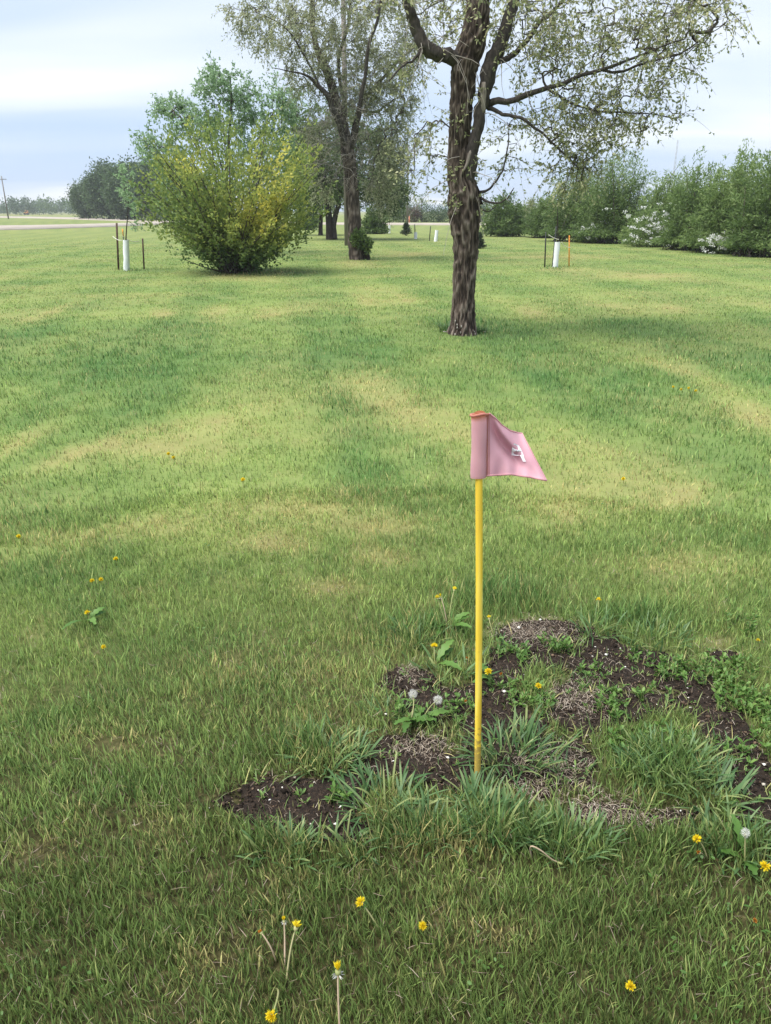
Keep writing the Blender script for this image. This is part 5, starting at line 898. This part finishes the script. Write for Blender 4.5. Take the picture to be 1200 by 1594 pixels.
for a in [('open yellow dandelion drooping at the bottom edge of the photo', (423, 1581), (431, 1540), 'open', .06, 1.0), ('narrow half-closed yellow dandelion on a tall pink stalk near the bottom edge', (526, 1511), (529, 1606), 'bud', .11, 1.15), ('pale half-open dandelion on a long curved stalk at lower left', (461, 1443), (446, 1530), 'half', .10, 1.0),
          ('small orange dandelion bud beside the pale half-open one', (442, 1433), (443, 1512), 'bud', .09, .6), ('withered brown dandelion bud left of the pale half-open one', (406, 1451), (430, 1500), 'wilt', .07, .7), ('open yellow dandelion with a slanting stalk below the soil', (562, 1405), (592, 1452), 'open', .07, 1.0),
          ('small orange dandelion below the pole', (658, 1441), (662, 1462), 'open', .05, .8), ('small flat yellow dandelion near the lower right', (981, 1535), (985, 1550), 'open', .05, .8), ('yellow dandelion at the lower right edge of the soil', (1085, 1306), (1100, 1345), 'open', .07, .85), ('withered orange dandelion just under the yellow one right of the soil', (1088, 1327), (1096, 1345), 'wilt', .04, .8),
          ('cream seed head on a brown stalk right of the soil', (1160, 1299), (1158, 1350), 'puff', .08, .7, 3), ('yellow dandelion cut by the right edge below the soil', (1191, 1348), (1192, 1365), 'open', .05, 1.0), ('small orange dandelion near the right edge far below the soil', (1175, 1433), (1178, 1452), 'wilt', .05, .9),
          ('yellow dandelion left of the pole above the flat blue-green star', (676, 1006), (678, 1040), 'open', .06, 1.05, 3), ('short yellow dandelion right behind the pole at the soil top', (761, 962), (769, 992), 'half', .06, .8), ('yellow dandelion in the grass above the soil right of the pole', (932, 934), (932, 966), 'open', .06, .9), ('yellow dandelion close to the right of the pole', (760, 1046), (766, 1066), 'open', .05, 1.1, 3),
          ('small yellow dandelion among the dark weed mat', (838, 1068), (840, 1088), 'open', .05, .9), ('yellow dandelion bud lying low left of the pole foot', (627, 1217), (630, 1228), 'bud', .03, .7), ('round white seed head left of the pole, the left one of two', (643, 1083), (637, 1132), 'puff', .08, .92, 3), ('round white seed head left of the pole, the right one of two', (680, 1091), (654, 1130), 'puff', .08, .9, 2),
          ('withered orange dandelion right of the pole beside the yellow one', (780, 1050), (782, 1064), 'wilt', .04, .9), ('withered orange dandelion left of the pole at the weed mat', (725, 1092), (727, 1106), 'wilt', .04, .8), ('tiny orange dandelion left of the pole above the weed mat', (727, 1025), (728, 1040), 'wilt', .04, .8),
          ('yellow dandelion far left with pale leaves beside it', (136, 954), (138, 972), 'open', .05, .9, 5), ('small yellow dandelion at far left below the pale-leaved one', (161, 1007), (162, 1022), 'open', .05, .7), ('small yellow dandelion at left, left one of a close pair', (143, 904), (144, 917), 'open', .05, .8), ('small yellow dandelion at left, right one of a close pair', (157, 902), (158, 915), 'open', .05, .8),
          ('small yellow dandelion at left above the close pair', (180, 870), (181, 884), 'open', .05, .9), ('small yellow dandelion near the left edge of the lawn', (29, 835), (30, 847), 'open', .05, .9), ('lone yellow dandelion in the left middle of the lawn', (378, 747), (379, 760), 'open', .05, 1.2), ('small yellow dandelion in the grass right of the soil top', (1180, 997), (1182, 1015), 'half', .05, .7)]:
    dandelion(*a)
dandelion('tall dandelion plant with three yellowing heads left of the pole', (681, 931), (697, 985), 'half', .13, .9, 8, extra=((686, 929, 'bud', .13, .8), (707, 918, 'half', .14, .9)))
for a, b in [(1048, 602), (1060, 606), (1072, 604), (1083, 608), (970, 745), (262, 706), (270, 712)]: dandelion('tiny yellow dandelion bloom far out in the mown lawn', (a, b), (a + 1, b + 6), 'open', .05, 1.0, 0, 'far dandelions in the lawn')
# bent bare stalk with a pale bud
g = on(G(828, 1345)); q = spline([[*g], [*G(826, 1318, .075)], [*G(842, 1324, .07)], [*G(858, 1337, .045)], [*G(868, 1342, .035)]], 20); t = thing('bent_stalk', 'bent brown dandelion stalk with a pale bud below the pole', 'stalk', g)
V, F = tubes(q, np.linspace(.0024, .0018, 20), 7); mk('flower_stalk', V, F, M['stempink'], t, smooth=True); V, F = tubes(np.array([q[-1], q[-1] + [.008, -.002, -.003], q[-1] + [.016, -.003, -.005]]), np.array([.002, .004, .001]), 8); mk('bud', V, F, M['stem'], t, smooth=True)

# ------------------------------------------------------------------ straw, crumbs, small stones (uncountable)
def on_soil(n, fn, box_=(-.8, 1.8, 1.3, 3.3)):
    x = rng.uniform(box_[0], box_[1], n); y = rng.uniform(box_[2], box_[3], n); k = rng.uniform(0, 1, n) < fn(*lawn(x, y)); return x[k], y[k]
def litter():
    x, y = on_soil(150000, lambda d, l, t, s, st: .045 * s + .62 * st * (s > .2) + .14 * st + .015 * d * (s < .3)); n = len(x); z = gz(x, y) + rng.uniform(.004, .018, n); a = rng.uniform(0, 3.14, n); L = rng.uniform(.010, .045, n) * rng.uniform(.4, 1, n)
    D = np.stack([np.cos(a), np.sin(a), rng.normal(.05, .12, n)], 1); S = np.stack([-np.sin(a), np.cos(a), 0 * a], 1); W_ = rng.uniform(.0003, .00065, n)[:, None]; c = np.stack([x, y, z], 1); bend = rng.normal(0, .05, n)[:, None] * L[:, None]
    p0 = c - D * L[:, None] * .5; p1 = c + S * bend + [0, 0, .003]; p2 = c + D * L[:, None] * .5; V = np.stack([p0 - S * W_, p0 + S * W_, p1 + S * W_, p2 + S * W_ * .6, p2 - S * W_ * .6, p1 - S * W_], 1).reshape(-1, 3); o = np.arange(n)[:, None] * 6
    tag(mk('dry_straw', V, [np.concatenate([o + np.array([0, 5, 2, 1]), o + np.array([5, 4, 3, 2])])], M['straw'], None, {'tint': np.repeat(rng.uniform(0, 1, n), 6)}, kind='stuff'), 'pale dead grass stems and thatch littering the soil')
    def lumps(name, x, y, r, mat, tint, lab, flat=.6):
        n = len(x); oc = np.array([(1, 0, 0), (0, 1, 0), (-1, 0, 0), (0, -1, 0), (0, 0, 1), (0, 0, -1), ], float); m = 6; J = oc[None] * (1 + rng.normal(0, .22, (n, m, 1))); J[:, :, 2] *= flat; a = rng.uniform(0, 6.28, n); ca, sa = np.cos(a)[:, None], np.sin(a)[:, None]; asp = rng.uniform(.6, 1, n)[:, None]
        X = J[..., 0] * ca - J[..., 1] * asp * sa; Y_ = J[..., 0] * sa + J[..., 1] * asp * ca; V = np.stack([X, Y_, J[..., 2]], -1) * r[:, None, None] + np.stack([x, y, gz(x, y) + .006 + r * .25], 1)[:, None]
        f = np.array([(0, 1, 4), (1, 2, 4), (2, 3, 4), (3, 0, 4), (1, 0, 5), (2, 1, 5), (3, 2, 5), (0, 3, 5)]); F = (np.arange(n)[:, None, None] * m + f).reshape(-1, 3)
        tag(mk(name, V.reshape(-1, 3), [F], mat, None, {'tint': np.repeat(tint, m)}, smooth=flat < .5, kind='stuff'), lab)
    x, y = on_soil(42000, lambda d, l, t, s, st: .62 * s); lumps('soil_crumbs', x, y, rng.uniform(.0015, .0055, len(x)) * np.where(rng.uniform(0, 1, len(x)) < .05, 2.2, 1), M['crumb'], np.clip(rng.uniform(0, .75, len(x)) + .5 * (rng.uniform(0, 1, len(x)) < .08), 0, 1), 'loose crumbs of dark earth over the bare soil', .8)
    x, y = on_soil(6000, lambda d, l, t, s, st: .09 * s); lumps('gravel', x, y, rng.uniform(.0028, .0068, len(x)) * np.where(rng.uniform(0, 1, len(x)) < .22, 1.5, .8), M['stone'], rng.uniform(0, 1, len(x)), 'small pale stones scattered on the bare soil', .45)
litter()
def lawn_bits():
    x, y, r = fan(5200, .8, 5.5, 1.0, 44); k = lawn(x, y)[3] < .3; x, y, r = x[k], y[k], r[k]; k = fbm(x * 2.5, y * 2.5, 101) > .53; x, y = x[k], y[k]; n = len(x); b = np.stack([x, y, gz(x, y) + rng.uniform(.008, .035, n)], 1); a = rng.uniform(0, 6.283, n)
    V, F = leaf6(b, np.stack([np.cos(a), np.sin(a), rng.uniform(-.1, .7, n)], 1), rng.uniform(.008, .018, n), rng.uniform(.005, .010, n)); tag(mk('clover_leaves', V, F, M['weed'], None, {'tint': np.repeat(rng.uniform(0, .35, n), 6)}, kind='stuff'), 'small broad clover and weed leaves among the lawn blades')
    x, y, r = fan(5200, .8, 6, 1.0, 44); k = lawn(x, y)[3] < .3; x, y, r = x[k], y[k], r[k]; n = len(x); L = rng.uniform(.015, .05, n); V, F, m = blades_at(np.stack([x, y, gz(x, y) + rng.uniform(.006, .03, n)], 1), L, rng.uniform(.0010, .0022, n), rng.uniform(.9, 1.6, n), rng.normal(0, .35, n), rng.uniform(0, 6.283, n), 2)
    tag(mk('dead_blades', V, F, M['straw'], None, {'tint': np.repeat(rng.uniform(.0, .6, n), m)}, kind='stuff'), 'dry bleached grass blades lying in the lawn')
lawn_bits()
def rim_grass():
    x, y = on_soil(60000, lambda d, l, t, s, st: .34 * ((s > .10) & (s < .93)) + .012 * (s >= .93)); n = len(x); L = rng.uniform(.025, .075, n)
    V, F, m = blades_at(np.stack([x, y, gz(x, y) - .002], 1), L, rng.uniform(.0018, .0042, n), rng.uniform(.1, .9, n), rng.uniform(.1, 1.1, n), rng.uniform(0, 6.283, n), 3)
    tag(mk('rim_grass', V, F, M['blade'], None, {k: np.repeat(v, m) for k, v in (('dry', rng.uniform(0, .5, n)), ('lush', rng.uniform(.2, .9, n)), ('shady', rng.uniform(0, .4, n)), ('rnd', rng.uniform(0, 1, n)), ('rnd2', rng.uniform(0, 1, n)))}, smooth=True, kind='stuff'), 'thin ragged grass creeping over the rim of the soil')  # blades mixed at random with the darker front tone
rim_grass()

# ------------------------------------------------------------------ the air
def haze():
    m, nt, N, L = newmat('haze_air'); out = N('ShaderNodeOutputMaterial'); v = N('ShaderNodeVolumePrincipled'); v.inputs['Color'].default_value = (.93, .96, 1, 1); v.inputs['Density'].default_value = .0005; v.inputs['Anisotropy'].default_value = .2; L(v.outputs[0], out.inputs['Volume'])
    V, F = box((0, 200, 8), (1500, 1500, 19)); tag(mk('haze', V, F, m, kind='stuff'), 'thin pale summer haze over the lawn and road')
haze()
